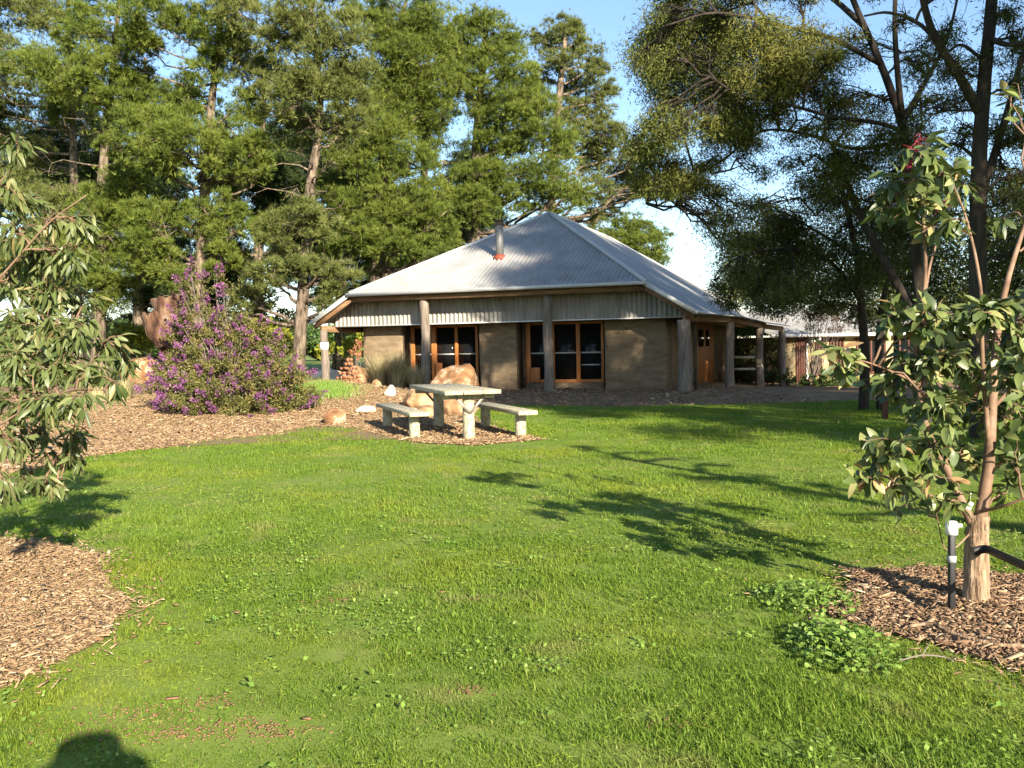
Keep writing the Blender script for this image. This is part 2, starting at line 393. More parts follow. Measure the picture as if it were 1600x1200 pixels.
def frond_mass(mb, c, rad, od=1.6, L=.10, W=.022, tone=0.0, droop=.75, clump=.85):
    """feathery foliage: small diamond leaves around sub-clumps"""
    rad = np.asarray(rad, float); area = math.pi * rad[0] * rad[2]
    n = max(30, int(area * od * 2 / (.5 * L * W)))
    ns = max(8, int(6 + area * 22))
    sub = in_ell(ns, .2) * rad * .9; k = rng.integers(0, ns, n)
    sr = min(rad) * (clump * .6 + clump * .6 * rng.random(ns))
    pos = np.asarray(c) + sub[k] + rng.standard_normal((n, 3)) * sr[k][:, None] * .6 * np.array([1, 1, .7])
    d = norm(rdir(n) + np.array([0, 0, -droop]))
    var = np.clip(.45 + .16 * rng.standard_normal(ns)[k] + .14 * rng.standard_normal(n) + tone, 0, 1)
    dia_leaves(mb, pos, d, L * (.6 + .8 * rng.random(n)), W * (.7 + .6 * rng.random(n)), var)
    return np.asarray(c) + sub


def on_path(path, z):
    """the point of a trunk path nearest to height z, and its fraction"""
    i = int(np.argmin(np.abs(path[:, 2] - z))); return path[i], i / max(1, len(path) - 1)


# ------------------------------------------------------------------ ground and its regions
def poly_px(pts): return np.array([G(*q)[:2] for q in pts])


def inside(poly, x, y):
    r_ = np.zeros(len(x), bool); j = len(poly) - 1
    for i in range(len(poly)):
        xi, yi = poly[i]; xj, yj = poly[j]
        c = ((yi > y) != (yj > y)) & (x < (xj - xi) * (y - yi) / (yj - yi + 1e-12) + xi)
        r_ ^= c; j = i
    return r_


def roughen(poly, amp, step=.25):
    out = []
    n = len(poly)
    for i in range(n):
        a, b = poly[i], poly[(i + 1) % n]; m = max(1, int(np.linalg.norm(b - a) / step))
        for k in range(m):
            q = a + (b - a) * k / m
            out.append(q + amp * np.array([mnoise.noise((q[0] * 1.7, q[1] * 1.7, 3.1)), mnoise.noise((q[0] * 1.7, q[1] * 1.7, 9.7))]))
    return np.array(out)


BED_NEAR = roughen(poly_px([(-500, 835), (0, 848), (70, 852), (150, 872), (178, 905), (196, 955), (165, 995), (95, 1028), (35, 1060), (0, 1078), (-500, 1120)]), .2, .1)
BED_RIGHT = roughen(poly_px([(1335, 898), (1420, 890), (1520, 898), (1600, 902), (1950, 905), (1950, 1100), (1600, 1058), (1500, 1032), (1400, 1003), (1310, 968), (1296, 938)]), .17, .1)
BED_FAR = roughen(poly_px([(-420, 770), (-100, 765), (60, 735), (140, 715), (250, 701), (330, 688), (430, 681), (475, 668), (540, 668), (600, 680), (650, 692), (740, 696), (800, 692), (850, 687), (800, 679), (765, 668), (745, 655), (700, 640), (655, 625), (640, 610), (560, 612), (500, 604), (430, 600), (250, 600), (100, 604), (-420, 610)]), .18)
APRON = roughen(np.array([(-4.2, 26.2), (-1.5, 26.0), (.3, 24.4), (3.2, 23.4), (6.0, 24.0), (8.6, 24.4), (12.5, 25.0), (22, 26.0), (24, 40), (14, 46), (8, 50), (2, 42), (-7, 42), (-9.0, 38), (-8, 34.6), (-4.8, 32.6)]), .3, .5)


def zone_sheet(name, poly, m, lift):
    """a flat sheet over the ground: grid cells inside the polygon"""
    bm = bmesh.new()
    vs = [bm.verts.new((q[0], q[1], 0)) for q in poly]
    f = bm.faces.new(vs)
    bmesh.ops.triangulate(bm, faces=[f])
    x0, y0 = poly.min(0); x1, y1 = poly.max(0); st = .6
    for k in np.arange(math.floor(x0), x1, st):
        g = bm.verts[:] + bm.edges[:] + bm.faces[:]
        bmesh.ops.bisect_plane(bm, geom=g, plane_co=(k, 0, 0), plane_no=(1, 0, 0))
    for k in np.arange(math.floor(y0), y1, st):
        g = bm.verts[:] + bm.edges[:] + bm.faces[:]
        bmesh.ops.bisect_plane(bm, geom=g, plane_co=(0, k, 0), plane_no=(0, 1, 0))
    for v in bm.verts: v.co.z = float(gz(v.co.x, v.co.y)) + lift
    bmesh.ops.recalc_face_normals(bm, faces=bm.faces[:])
    me = bpy.data.meshes.new(name); bm.to_mesh(me); bm.free(); me.materials.append(m)
    if me.polygons[0].normal.z < 0: me.flip_normals()
    o = bpy.data.objects.new(name, me); COL.objects.link(o); o['kind'] = 'structure'
    return o


def stretch_axis(fine0, fine1, st, far0, far1):
    a = list(np.arange(fine0, fine1 + 1e-6, st)); d = st; q = fine1
    while q < far1: d *= 1.35; q += d; a.append(q)
    d = st; q = fine0
    while q > far0: d *= 1.35; q -= d; a.insert(0, q)
    return np.array(a)


xs = stretch_axis(-20, 24, .4, -1500, 1500); ys = stretch_axis(-6, 56, .4, -600, 3000)
X, Y = np.meshgrid(xs, ys); Z = gz(X, Y)
nx, ny = len(xs), len(ys)
ii = (np.arange(ny - 1)[:, None] * nx + np.arange(nx - 1)[None, :]).reshape(-1)
g = MB().add(np.stack([X, Y, Z], -1).reshape(-1, 3), np.stack([ii, ii + 1, ii + nx + 1, ii + nx], -1)).build('ground', MT['soil'], smooth=True)
g['kind'] = 'structure'
zone_sheet('mulch_bed', BED_NEAR, MT['mulch'], .010)
zone_sheet('mulch_bed', BED_RIGHT, MT['mulch'], .010)
zone_sheet('mulch_bed', BED_FAR, MT['mulch'], .010)
zone_sheet('dirt_path', APRON, MT['dirt'], .006)


def scatter(y0, y1, dens):
    """points on the ground seen by the camera between two distances"""
    hw = lambda y: .60 * y + .9
    a = (hw(y0) + hw(y1)) * (y1 - y0); n = int(a * dens)
    y = y0 + (y1 - y0) * rng.random(n * 2); keep = rng.random(n * 2) < hw(y) / hw(y1); y = y[keep][:n]
    x = (rng.random(len(y)) * 2 - 1) * hw(y)
    return x, y


def vnoise(x, y, s, seed=0.0):
    """cheap smooth value noise"""
    r2 = np.random.default_rng(int(seed * 100) + 5); T = r2.random((256, 256))
    fx, fy = x * s + 500, y * s + 500; i, j = np.floor(fx).astype(int), np.floor(fy).astype(int); u, v = fx - i, fy - j
    u = u * u * (3 - 2 * u); v = v * v * (3 - 2 * v); t = lambda a, b: T[a % 256, b % 256]
    return (t(i, j) * (1 - u) + t(i + 1, j) * u) * (1 - v) + (t(i, j + 1) * (1 - u) + t(i + 1, j + 1) * u) * v


BARE = [(G(940, 722)[:2], .9, .35), (G(330, 1095)[:2], .16, .08), (G(300, 1145)[:2], .4, .1), (G(400, 1140)[:2], .3, .1), (G(215, 1120)[:2], .35, .12), (G(735, 1080)[:2], .15, .08), (G(720, 690)[:2], 1.3, .7),
        (G(510, 940)[:2], .2, .1), (G(740, 935)[:2], .25, .12), (G(120, 1000)[:2], .5, .18), (G(260, 965)[:2], .25, .15), (G(60, 1040)[:2], .5, .16), (G(1000, 870)[:2], .3, .12), (G(310, 1160)[:2], .5, .12)]


def lawn_mask(x, y):
    e = .26 * (vnoise(x, y, 3, 1) - .5) + .30 * (vnoise(x, y, 9, 6) - .5)
    k = ~inside(BED_NEAR, x + e, y + e) & ~inside(BED_RIGHT, x + e, y + e) & ~inside(BED_FAR, x + e * 2, y + e * 2) & ~inside(APRON, x, y + e * 3)
    stray = rng.random(len(x)) < .035
    k |= stray & ~inside(APRON, x, y - .4)
    for (c, rx, ry) in BARE:
        q = ((x - c[0]) / rx) ** 2 + ((y - c[1]) / ry) ** 2
        k &= rng.random(len(x)) > np.exp(-q * 1.3) * .55
    return k


def add_grass(mb, y0, y1, dens, h, wd, seg=True, low=0.0):
    x, y = scatter(y0, y1, dens)
    tuft = vnoise(x, y, 5, 2) * .5 + vnoise(x, y, 14, 3) * .5
    k = lawn_mask(x, y) & (rng.random(len(x)) < .35 + 1.1 * tuft); x, y, tuft = x[k], y[k], tuft[k]
    n = len(x); z = gz(x, y) - .004
    big = vnoise(x, y, .8, 4)
    H = h * (.4 + .6 * rng.random(n)) * np.maximum(low, .3 + 1.1 * tuft) * np.maximum(low, .45 + .9 * big)
    long_ = rng.random(n) < .03; H = np.where(long_, H * 1.9, H)
    th = rng.random(n) * 6.283; lean = .3 + 1.1 * rng.random(n)
    d = np.stack([np.cos(th) * lean, np.sin(th) * lean, np.ones(n)], 1); d = norm(d)
    s_ = np.stack([-np.sin(th), np.cos(th), np.zeros(n)], 1); w_ = (wd * (.6 + .8 * rng.random(n)))[:, None]
    b = np.stack([x, y, z], 1)
    var = np.clip(.36 + .2 * rng.standard_normal(n) * .8 + .25 * (big - .5), 0, .85)
    var = np.where(rng.random(n) < .05, 1.0, var)
    if seg:
        m_ = b + d * (H * .55)[:, None]; out = np.stack([np.cos(th), np.sin(th), np.zeros(n)], 1)
        tip = m_ + norm(d + out * (.5 + rng.random(n))[:, None] * .8) * (H * .5)[:, None]
        v = np.stack([b - s_ * w_ / 2, b + s_ * w_ / 2, m_ + s_ * w_ * .4, m_ - s_ * w_ * .4, tip], 1).reshape(-1, 3)
        base = np.arange(n)[:, None] * 5
        o = mb.n
        mb.add(v, base + np.array([[0, 1, 2, 3]]), np.repeat(var, 5)); mb.f.append(base + np.array([[3, 2, 4]]) + o)
    else:
        v = np.stack([b - s_ * w_ / 2, b + s_ * w_ / 2, b + d * H[:, None]], 1).reshape(-1, 3)
        mb.add(v, np.arange(3 * n).reshape(-1, 3), np.repeat(var, 3))


gm = MB()
add_grass(gm, 2.9, 5.0, 6500, .056, .0050)
add_grass(gm, 5.0, 8.0, 3900, .060, .0062)
add_grass(gm, 2.9, 5.5, 15000, .034, .0052, False, .55)
add_grass(gm, 5.5, 9.0, 5200, .036, .0078, False, .5)
add_grass(gm, 9.0, 16.0, 1500, .04, .014, False)
add_grass(gm, 16.0, 26.0, 900, .05, .03, False)
add_grass(gm, 8.0, 14.0, 1700, .062, .0095, False)
add_grass(gm, 14.0, 22.0, 1100, .066, .016, False)
add_grass(gm, 22.0, 34.0, 220, .09, .03, False)
# flat dry thatch between the blades
for (y0, y1, dn, L_) in ((2.95, 5.5, 420, .032), (5.5, 11, 110, .045)):
    x, y = scatter(y0, y1, dn); k = lawn_mask(x, y) & (vnoise(x, y, 1.6, 12) + .4 * vnoise(x, y, 6, 13) > .62); x, y = x[k], y[k]; n = len(x)
    d = norm(np.stack([rng.standard_normal(n), rng.standard_normal(n), .22 * rng.standard_normal(n)], 1))
    tri_leaves(gm, np.stack([x, y, gz(x, y) + .012 + .012 * rng.random(n)], 1), d, L_ * (.5 + rng.random(n)), .0045 * (1 + (y0 > 5)), np.where(rng.random(n) < .5, .92, .7))
gr = gm.build('grass', MT['grass']); gr['kind'] = 'stuff'; gr['label'] = 'mown green lawn grass with yellow patches'

# low weeds and clover through the lawn
wm = MB()


def weeds(x, y, h, size):
    n = len(x); z = gz(x, y)
    d = norm(np.stack([rng.standard_normal(n), rng.standard_normal(n), .5 * rng.random(n)], 1))
    pos = np.stack([x, y, z + h * rng.random(n)], 1)
    L = size * (.6 + .8 * rng.random(n))
    dia_leaves(wm, pos, d, L, L * .75, np.clip(.4 + .25 * rng.standard_normal(n), 0, 1), nrm=norm(np.array([0, 0, 1.0]) + rdir(n) * .45))


x, y = scatter(3.0, 11.0, 900)
k = (vnoise(x, y, 1.1, 7) + .3 * vnoise(x, y, 4, 8) > .84) & lawn_mask(x, y)
weeds(x[k], y[k], .035, .02)
# small rosettes of broad weeds
cx, cy = scatter(3.0, 9.0, 3.2); ok = lawn_mask(cx, cy); cx, cy = cx[ok], cy[ok]
rx_ = np.repeat(cx, 16); ry_ = np.repeat(cy, 16); n = len(rx_); rr_ = np.repeat(.02 + .07 * rng.random(len(cx)), 16)
weeds(rx_ + rr_ * rng.standard_normal(n), ry_ + rr_ * rng.standard_normal(n), .03, .028)
x, y = scatter(2.95, 5.0, 700)
k = (vnoise(x, y, 2.6, 9) > .62) & lawn_mask(x, y) & (x > .2)
weeds(x[k], y[k], .04, .022)
wo = wm.build('clover', MT['weed']); wo['kind'] = 'stuff'; wo['label'] = 'patches of clover and small broad weeds in the lawn'


def chips(name, poly, dens, L, W, m, label, extra=0.0):
    x0, y0 = poly.min(0); x1, y1 = poly.max(0)
    x0 = max(x0, -14); x1 = min(x1, 8)
    n = int((x1 - x0) * (y1 - y0) * dens); x = x0 + (x1 - x0) * rng.random(n); y = y0 + (y1 - y0) * rng.random(n)
    k = inside(poly, x, y) & (np.abs(x) < .62 * y + 1.2)
    bi = rng.integers(0, len(poly), int(len(poly) * dens * extra * .02)); sg_ = .05 + .13 * rng.random(len(bi)) ** 2
    x = np.concatenate([x[k], poly[bi, 0] + sg_ * rng.standard_normal(len(bi)) * 1.3]); y = np.concatenate([y[k], poly[bi, 1] + sg_ * rng.standard_normal(len(bi)) * 1.3]); n = len(x)
    th = rng.random(n) * 6.283; t2 = rng.standard_normal(n) * .28
    d = np.stack([np.cos(th) * np.cos(t2), np.sin(th) * np.cos(t2), np.sin(t2)], 1)
    s_ = norm(np.cross(d, norm(np.array([0, 0, 1.0]) + rdir(n) * .45))); u_ = np.cross(s_, d)
    big = np.where(rng.random(n) < .04, 2.2, 1.0)
    l = (L * (.3 + rng.random(n) ** 2 * 1.2) * big)[:, None]; w_ = (W * (.35 + .9 * rng.random(n)) * big)[:, None]; h = w_ * .28
    c = np.stack([x, y, gz(x, y) + .012 + .022 * rng.random(n)], 1)
    tp = 1 - .5 * rng.random(n)[:, None]
    v = np.stack([c - d * l / 2 - s_ * w_ / 2, c + d * l / 2 - s_ * w_ / 2 * tp, c + d * l / 2 + s_ * w_ / 2 * tp, c - d * l / 2 + s_ * w_ / 2,
                  c - d * l / 2 - s_ * w_ / 2 + u_ * h, c + d * l / 2 - s_ * w_ / 2 * tp + u_ * h, c + d * l / 2 + s_ * w_ / 2 * tp + u_ * h, c - d * l / 2 + s_ * w_ / 2 + u_ * h], 1).reshape(-1, 3)
    F_ = np.array([(4, 5, 6, 7), (0, 1, 5, 4), (1, 2, 6, 5), (2, 3, 7, 6), (3, 0, 4, 7)])
    f = (np.arange(n)[:, None, None] * 8 + F_[None]).reshape(-1, 4)
    var = np.clip(rng.beta(2.2, 2.4, n), 0, 1)
    o = MB().add(v, f, np.repeat(var, 8)).build(name, m); o['kind'] = 'stuff'; o['label'] = label
    return o


chips('wood_chips', BED_NEAR, 4200, .048, .011, MT['chip'], 'sunlit tan wood chips in the nearest bed on the left', .25)
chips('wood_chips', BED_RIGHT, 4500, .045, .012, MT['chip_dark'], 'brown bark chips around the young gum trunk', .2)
chips('wood_chips', BED_FAR, 700, .085, .022, MT['chip'], 'tan wood chips around the purple bush and picnic table', .2)
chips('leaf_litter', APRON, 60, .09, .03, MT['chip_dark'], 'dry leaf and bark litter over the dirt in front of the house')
# chips strewn on the lawn
st = MB()
for (px, py) in [(370, 962), (275, 950), (540, 942), (450, 860), (35, 1055), (270, 1098), (230, 1040), (255, 980), (310, 1010), (480, 1130), (690, 930), (210, 1000)]:
    q = G(px, py); a = random.random() * 6.28; R = np.array([[math.cos(a), -math.sin(a), 0], [math.sin(a), math.cos(a), 0], [0, 0, 1]])
    st.box(q + np.array([0, 0, .022]), (random.uniform(.02, .06), random.uniform(.01, .02), .006), R)
for (px, py, rx, ry, n_) in ((330, 1098, .10, .05, 60), (292, 1146, .2, .07, 130), (380, 1138, .2, .06, 110), (440, 1146, .13, .05, 60), (215, 1118, .18, .06, 90), (735, 1078, .07, .04, 40), (900, 720, .4, .2, 120), (975, 722, .4, .2, 120), (740, 935, .1, .06, 40), (510, 940, .12, .06, 40), (130, 1150, .3, .1, 90), (1060, 1130, .15, .06, 50)):
    c = G(px, py)
    for j in range(n_):
        x, y = c[0] + rx * random.gauss(0, .7), c[1] + ry * random.gauss(0, .9); a = random.random() * 6.28; R = np.array([[math.cos(a), -math.sin(a), .15], [math.sin(a), math.cos(a), -.1], [0, .1, 1]])
        l_ = random.uniform(.004, .02); st.box((x, y, float(gz(x, y)) + random.uniform(.002, .012)), (l_, l_ * random.uniform(.25, .6), .004), R)
so_ = st.build('scattered_chips', MT['beam']); so_['kind'] = 'stuff'; so_['label'] = 'brown chips and soil crumbs strewn over worn spots in the lawn'

# ------------------------------------------------------------------ house
LX = np.array([-7.3, 35.0]); RX = np.array([5.8, 30.2])
HU = (RX - LX); HW = float(np.linalg.norm(HU)); HU = HU / HW
HN = np.array([-HU[1], HU[0]])
R3 = np.array([[HU[0], HN[0], 0], [HU[1], HN[1], 0], [0, 0, 1]])


def H(a, b, z):
    q = LX + HU * a + HN * b
    return np.array([q[0], q[1], z])


def HA(px, b, py=550):
    """facade coordinate a where the column px meets the plane b"""
    d = ray(px, py)[:2]
    A = np.array([[d[0], -HU[0]], [d[1], -HU[1]]])
    return float(np.linalg.solve(A, LX + HN * b)[1])


def HZ(px, py, b):
    d = ray(px, py); A = np.array([[d[0], -HU[0]], [d[1], -HU[1]]])
    t = np.linalg.solve(A, LX + HN * b)[0]
    return float(1.6 + d[2] * t)


EZ, TZ, RZ, RB = 2.65, 3.60, 7.04, 7.07
SS = (RZ - EZ) / (HW / 2); SF = (RZ - TZ) / RB; AH = (TZ - EZ) / SS
BR, BE = 17.0, 24.0
house = thing('house', 'low earth-walled house with grey corrugated half-hip roof and log veranda posts', 'house', H(HW / 2, 2, 0))


def hbox(mb, a0, a1, b0, b1, z0, z1): mb.box(H((a0 + a1) / 2, (b0 + b1) / 2, (z0 + z1) / 2), (a1 - a0, b1 - b0, z1 - z0), R3)


def corr(mb, s_vals, p0, p1, nrm, amp, pitch, s0=0.0):
    """corrugated strip: for each s a line p0(s)->p1(s), pushed along nrm by a wave"""
    n = len(s_vals); A = np.array([p0(q) for q in s_vals]); B = np.array([p1(q) for q in s_vals])
    wv = amp * np.cos(2 * np.pi * (np.asarray(s_vals) - s0) / pitch)[:, None] * np.asarray(nrm)[None, :]
    A = A + wv; B = B + wv; k = 7
    rows = np.stack([A + (B - A) * t for t in np.linspace(0, 1, k)], 1)
    v = rows.reshape(-1, 3); i = (np.arange(n - 1)[:, None] * k + np.arange(k - 1)[None, :]).reshape(-1)
    mb.add(v, np.stack([i, i + k, i + k + 1, i + 1], -1))


PIT = .17
add_large(MT['iron'], (0.22, 0.17, 0.13), 1.1, 0.56, 0.75, 0.5)
roof = MB()
sa = np.arange(AH, HW - AH + 1e-6, PIT / 6)
bm_ = lambda a: RB * max(0.0, min(a - AH, HW - AH - a)) / (HW / 2 - AH)
nf = norm(np.array([[-HN[0] * SF, -HN[1] * SF, 1.0]]))[0]
corr(roof, sa, lambda a: H(a, -.08, TZ - .08 * SF), lambda a: H(a, bm_(a), TZ + SF * bm_(a)), nf, .038, PIT)
sb = np.arange(-.05, BE, PIT / 6)


def a_start(b):
    if b < RB: return (HW / 2) + (HW / 2 - AH) * (1 - max(0, b) / RB)
    if b < BR: return HW / 2
    return HW / 2 + (b - BR) / (BE - BR) * HW / 2


zr = lambda a: RZ - SS * (a - HW / 2)
nr = norm(np.array([[HU[0] * SS, HU[1] * SS, 1.0]]))[0]
corr(roof, sb, lambda b: H(a_start(b), b, zr(a_start(b))), lambda b: H(HW + .08, b, zr(HW + .08)), nr, .038, PIT)
nl_ = norm(np.array([[-HU[0] * SS, -HU[1] * SS, 1.0]]))[0]
corr(roof, sb, lambda b: H(HW - a_start(b), b, zr(a_start(b))), lambda b: H(-.08, b, zr(HW + .08)), nl_, .038, PIT)
roof.add([H(0, BE, EZ), H(HW, BE, EZ), H(HW / 2, BR, RZ)], [(1, 0, 2)])
ro = roof.build('roof', MT['iron'], house, smooth=True)
cap = MB()
for (p, q) in [(H(AH, 0, TZ), H(HW / 2, RB, RZ)), (H(HW - AH, 0, TZ), H(HW / 2, RB, RZ)), (H(HW / 2, RB, RZ), H(HW / 2, BR, RZ)), (H(HW / 2, BR, RZ), H(HW, BE, EZ))]:
    cap.tube(np.linspace(p, q, 8) + np.array([0, 0, .02]), .075, 8)
cap.build('ridge_cap', MT['gutter'], ro, smooth=True)

gut = MB()
gut.bar(H(AH - .05, -.13, TZ - .05), H(HW - AH + .05, -.13, TZ - .05), .13, .12)
for sgn in (0, 1):
    A_ = (lambda a: a) if sgn == 0 else (lambda a: HW - a)
    gut.bar(H(A_(-.12), -.09, EZ - .1), H(A_(AH + .03), -.09, TZ - .035), .05, .15)
gut.bar(H(HW + .14, -.1, EZ - .1), H(HW + .14, BE, EZ - .1), .13, .12)
gut.build('gutter', MT['gutter'], house)
fas = MB()
fas.bar(H(AH, .12, TZ - .205), H(HW - AH, .12, TZ - .205), .12, .19)
for sgn in (0, 1):
    A_ = (lambda a: a) if sgn == 0 else (lambda a: HW - a)
    fas.bar(H(A_(-.05), .10, EZ - .22), H(A_(AH), .10, TZ - .20), .1, .17)
    fas.bar(H(A_(.25), .14, EZ - .30), H(A_(.25), 18, EZ - .30), .14, .22)
for a in np.arange(AH + .3, HW - AH, .9):
    fas.bar(H(a, .2, TZ - .02), H(a, 1.0, TZ - .02 + .8 * SF), .06, .1)
fas.build('fascia_beam', MT['beam'], house)

gab = MB()
ztop = lambda a: min(TZ + SF * 1.0, EZ + SS * min(a, HW - a)) - .07
ZB = 2.46
sg = np.arange(.32, HW - .32, .17 / 6)
corr(gab, sg, lambda a: H(a, 1.0, ZB), lambda a: H(a, 1.0, max(ZB + .02, ztop(a))), np.array([-HN[0], -HN[1], 0]), .032, .17)
gab_o = gab.build('gable_cladding', MT['iron_wall'], house, smooth=True)
tr = MB(); hbox(tr, .2, HW - .2, .93, 1.03, ZB - .04, ZB)
tr.build('gable_trim', MT['white'], house)  # sunlit lower edge of the cladding is put into the white colour
sof = MB(); hbox(sof, .25, HW - .25, 1.05, 2.5, ZB - .03, ZB + .02)
sof.build('soffit', MT['dark_wood'], house)

# walls: piers of rammed earth, each block a part
W0, W1 = HA(568, 1.6), HA(1042, 1.6)
piers = [(W0, HA(629, 1.6)), (HA(749, 1.6), HA(807, 1.6)), (HA(945, 1.6), W1)]
for (a0, a1) in piers:
    nx_ = max(4, int((a1 - a0) / .12)); nz_ = 22
    mb = MB(); hbox(mb, a0, a1, 1.62, 2.45, -.6, 2.43)
    # gently uneven front skin
    aa = np.linspace(a0, a1, nx_); zz = np.linspace(-.6, 2.43, nz_); v = []
    for z in zz:
        for a in aa:
            e = .025 * mnoise.noise((a * 1.3, z * 1.8, a0)) + .01 * mnoise.noise((a * 6, z * 6, a0))
            edge = .03 if (a in (a0, a1)) else 0
            v.append(H(a, 1.60 + e + edge, z))
    i = (np.arange(nz_ - 1)[:, None] * nx_ + np.arange(nx_ - 1)[None, :]).reshape(-1)
    mb.add(v, np.stack([i, i + 1, i + nx_ + 1, i + nx_], -1))
    mb.build('wall', MT['earth_wall'], house)
sw = MB(); hbox(sw, W1 - .35, W1 - .002, 2.452, 8.2, -.9, 2.6); hbox(sw, W1 - .35, W1 - .002, 13.2, 22, -.9, 2.6)
hbox(sw, W0, W1 - .36, 21.6, 22, -.9, 2.6); hbox(sw, W0 + .002, W0 + .35, 2.452, 21.6, -.5, 2.6)
sw.build('wall', MT['earth_wall'], house)
# returns beside the windows, coloured darker than the wall
for (a0, a1) in ((piers[0][1], HA(643, 2.25)), (piers[1][1], HA(822, 2.25))):
    rv = MB()
    hbox(rv, a0 + .003, max(a1, a0 + .06), 2.1, 2.44, -.3, 2.43)
    hbox(rv, a0 + .003, a0 + .05, 1.63, 2.09, .0, 2.43)
    rv.build('reveal_board', MT['dark_wood'], house)


def window(pxs, b, z0, z1, rail, wid, panel=None, low=None):
    a = [HA(q, b) for q in pxs]
    fr = MB()
    for k, q in enumerate(a):
        ww = wid[k]
        hbox(fr, q - ww / 2, q + ww / 2, b - .07, b + .07, z0, z1)
    for k in range(len(a) - 1):
        l, r_ = a[k] + wid[k] / 2 + .002, a[k + 1] - wid[k + 1] / 2 - .002
        hbox(fr, l, r_, b - .05, b + .05, z1 - .09, z1 - .003); hbox(fr, l, r_, b - .05, b + .05, z0 + .003, z0 + .12)
    o = fr.build('window', MT['orange_wood'], house, bevel=.008)
    for k in range(len(a) - 1):
        l, r_ = a[k] + wid[k] / 2, a[k + 1] - wid[k + 1] / 2
        pn = MB(); hbox(pn, l + .004, r_ - .004, b + .01, b + .03, z0 + .124, z1 - .094); pn.build('pane', MT['glass'], o)
        rl = MB(); hbox(rl, l + .006, r_ - .006, b - .03, b + .005, rail - .025, rail + .025); rl.build('glazing_bar', MT['gutter'], o)
    if low:
        l, r_ = a[low[0]] + .1, a[low[0] + 1] - .1; rl = MB(); hbox(rl, l, r_, b - .03, b + .005, low[1] - .02, low[1] + .02); rl.build('glazing_bar', MT['gutter'], o)
    if panel:
        pm = MB(); hbox(pm, HA(panel[0], b - .16), HA(panel[1], b - .16), b - .2, b - .1, panel[2], panel[3]); pm.build('timber_panel', MT['orange_wood'], o, bevel=.01)
    pl = MB(); hbox(pl, a[0] - .05, a[-1] + .05, b - .25, b + .2, -.6, z0 - .003); pl.build('sill', MT['earth_wall'], o)
    return o


window([646, 679, 714, 746], 2.28, .22, 2.42, 1.32, [.14, .2, .12, .1], panel=(681, 690, .25, 1.0))
window([826, 865, 904, 942], 2.28, .22, 2.42, 1.30, [.16, .1, .14, .1], panel=(829, 843, .26, .78), low=(2, .86))
# timber end with door on the side wall
dw = MB()
for k, b in enumerate(np.arange(8.25, 13.1, .28)):
    dw.bar(H(W1 - .04 - .015 * (k % 2), b + .13, -.5), H(W1 - .04 - .015 * (k % 2), b + .13, 2.5), .255, .05, up=(HU[0], HU[1], 0))
dd = dw.build('side_door', MT['orange_wood'], house)
for (b, l) in ((9.2, 1.1), (11.0, .8)): MB().box(H(W1 + .0, b, 1.75), (.03, l, .7), R3).build('pane', MT['glass'], dd)


def log_post(base, top_z, r, name='post', parent=house):
    n = 12; z = np.linspace(base[2] - .3, top_z, n); sx = random.uniform(0, 6)
    pts = np.stack([base[0] + .018 * np.sin(z * 2.1 + sx), base[1] + .018 * np.cos(z * 1.7 + sx), z], 1)
    rad = r * (1.06 - .12 * np.linspace(0, 1, n)) * (1 + .03 * rng.standard_normal(n))
    return MB().tube(pts, rad, 16, wob=.012).build(name, MT['post'], parent, smooth=True)


for px in (665, 857):
    q = H(HA(px, .3), .3, 0); log_post(q, TZ - .31, .165)
q = H(HW - .28, .22, 0); log_post(q, EZ - .33, .225)
ql = H(.28, .22, 0); plo = log_post(ql, EZ - .33, .15)
q = H(HW - .06, 1.0, 0); MB().tube([q + np.array([0, 0, -.2]), q + np.array([0, 0, 2.4])], .045, 8).build('downpipe', MT['dark_wood'], house, smooth=True)
q = H(.02, .5, 0); MB().tube([q + np.array([0, 0, -.1]), q + np.array([0, 0, 2.3])], .05, 8).build('downpipe', MT['gutter'], house, smooth=True)
for b in (8, 16): log_post(H(.28, b, 0), EZ - .4, .15)
# right veranda
vp = []
for (px, Yd, top) in ((1140, 33.0, 2.26), (1187, 38.0, 2.1), (1222, 41.0, 2.0)):
    q = P(px, 560, Yd); q[2] = float(gz(q[0], q[1])); vp.append((q, top)); log_post(q, top, .16)
vb = MB(); last = H(HW - .25, .4, EZ - .30)
for (q, top) in vp:
    cur = np.array([q[0], q[1], top + .1]); vb.bar(last, cur, .14, .18); last = cur
vb.build('veranda_beam', MT['beam'], house)
vr = MB(); ring = [H(HW + .02, .0, EZ - .02), H(HW + .02, 8, EZ - .02), H(HW + .02, 14, EZ - .02), H(HW + .02, 20, EZ - .02)]
outr = [H(HW + .3, .0, EZ - .12)] + [np.array([q[0] + .35, q[1] - .1, t + .22]) for q, t in vp]
for k in range(3): vr.add([outr[k], outr[k + 1], ring[k + 1], ring[k]], [(0, 1, 2, 3)])
vro = vr.build('veranda_roof', MT['iron'], house); sm = vro.modifiers.new('thick', 'SOLIDIFY'); sm.thickness = .04

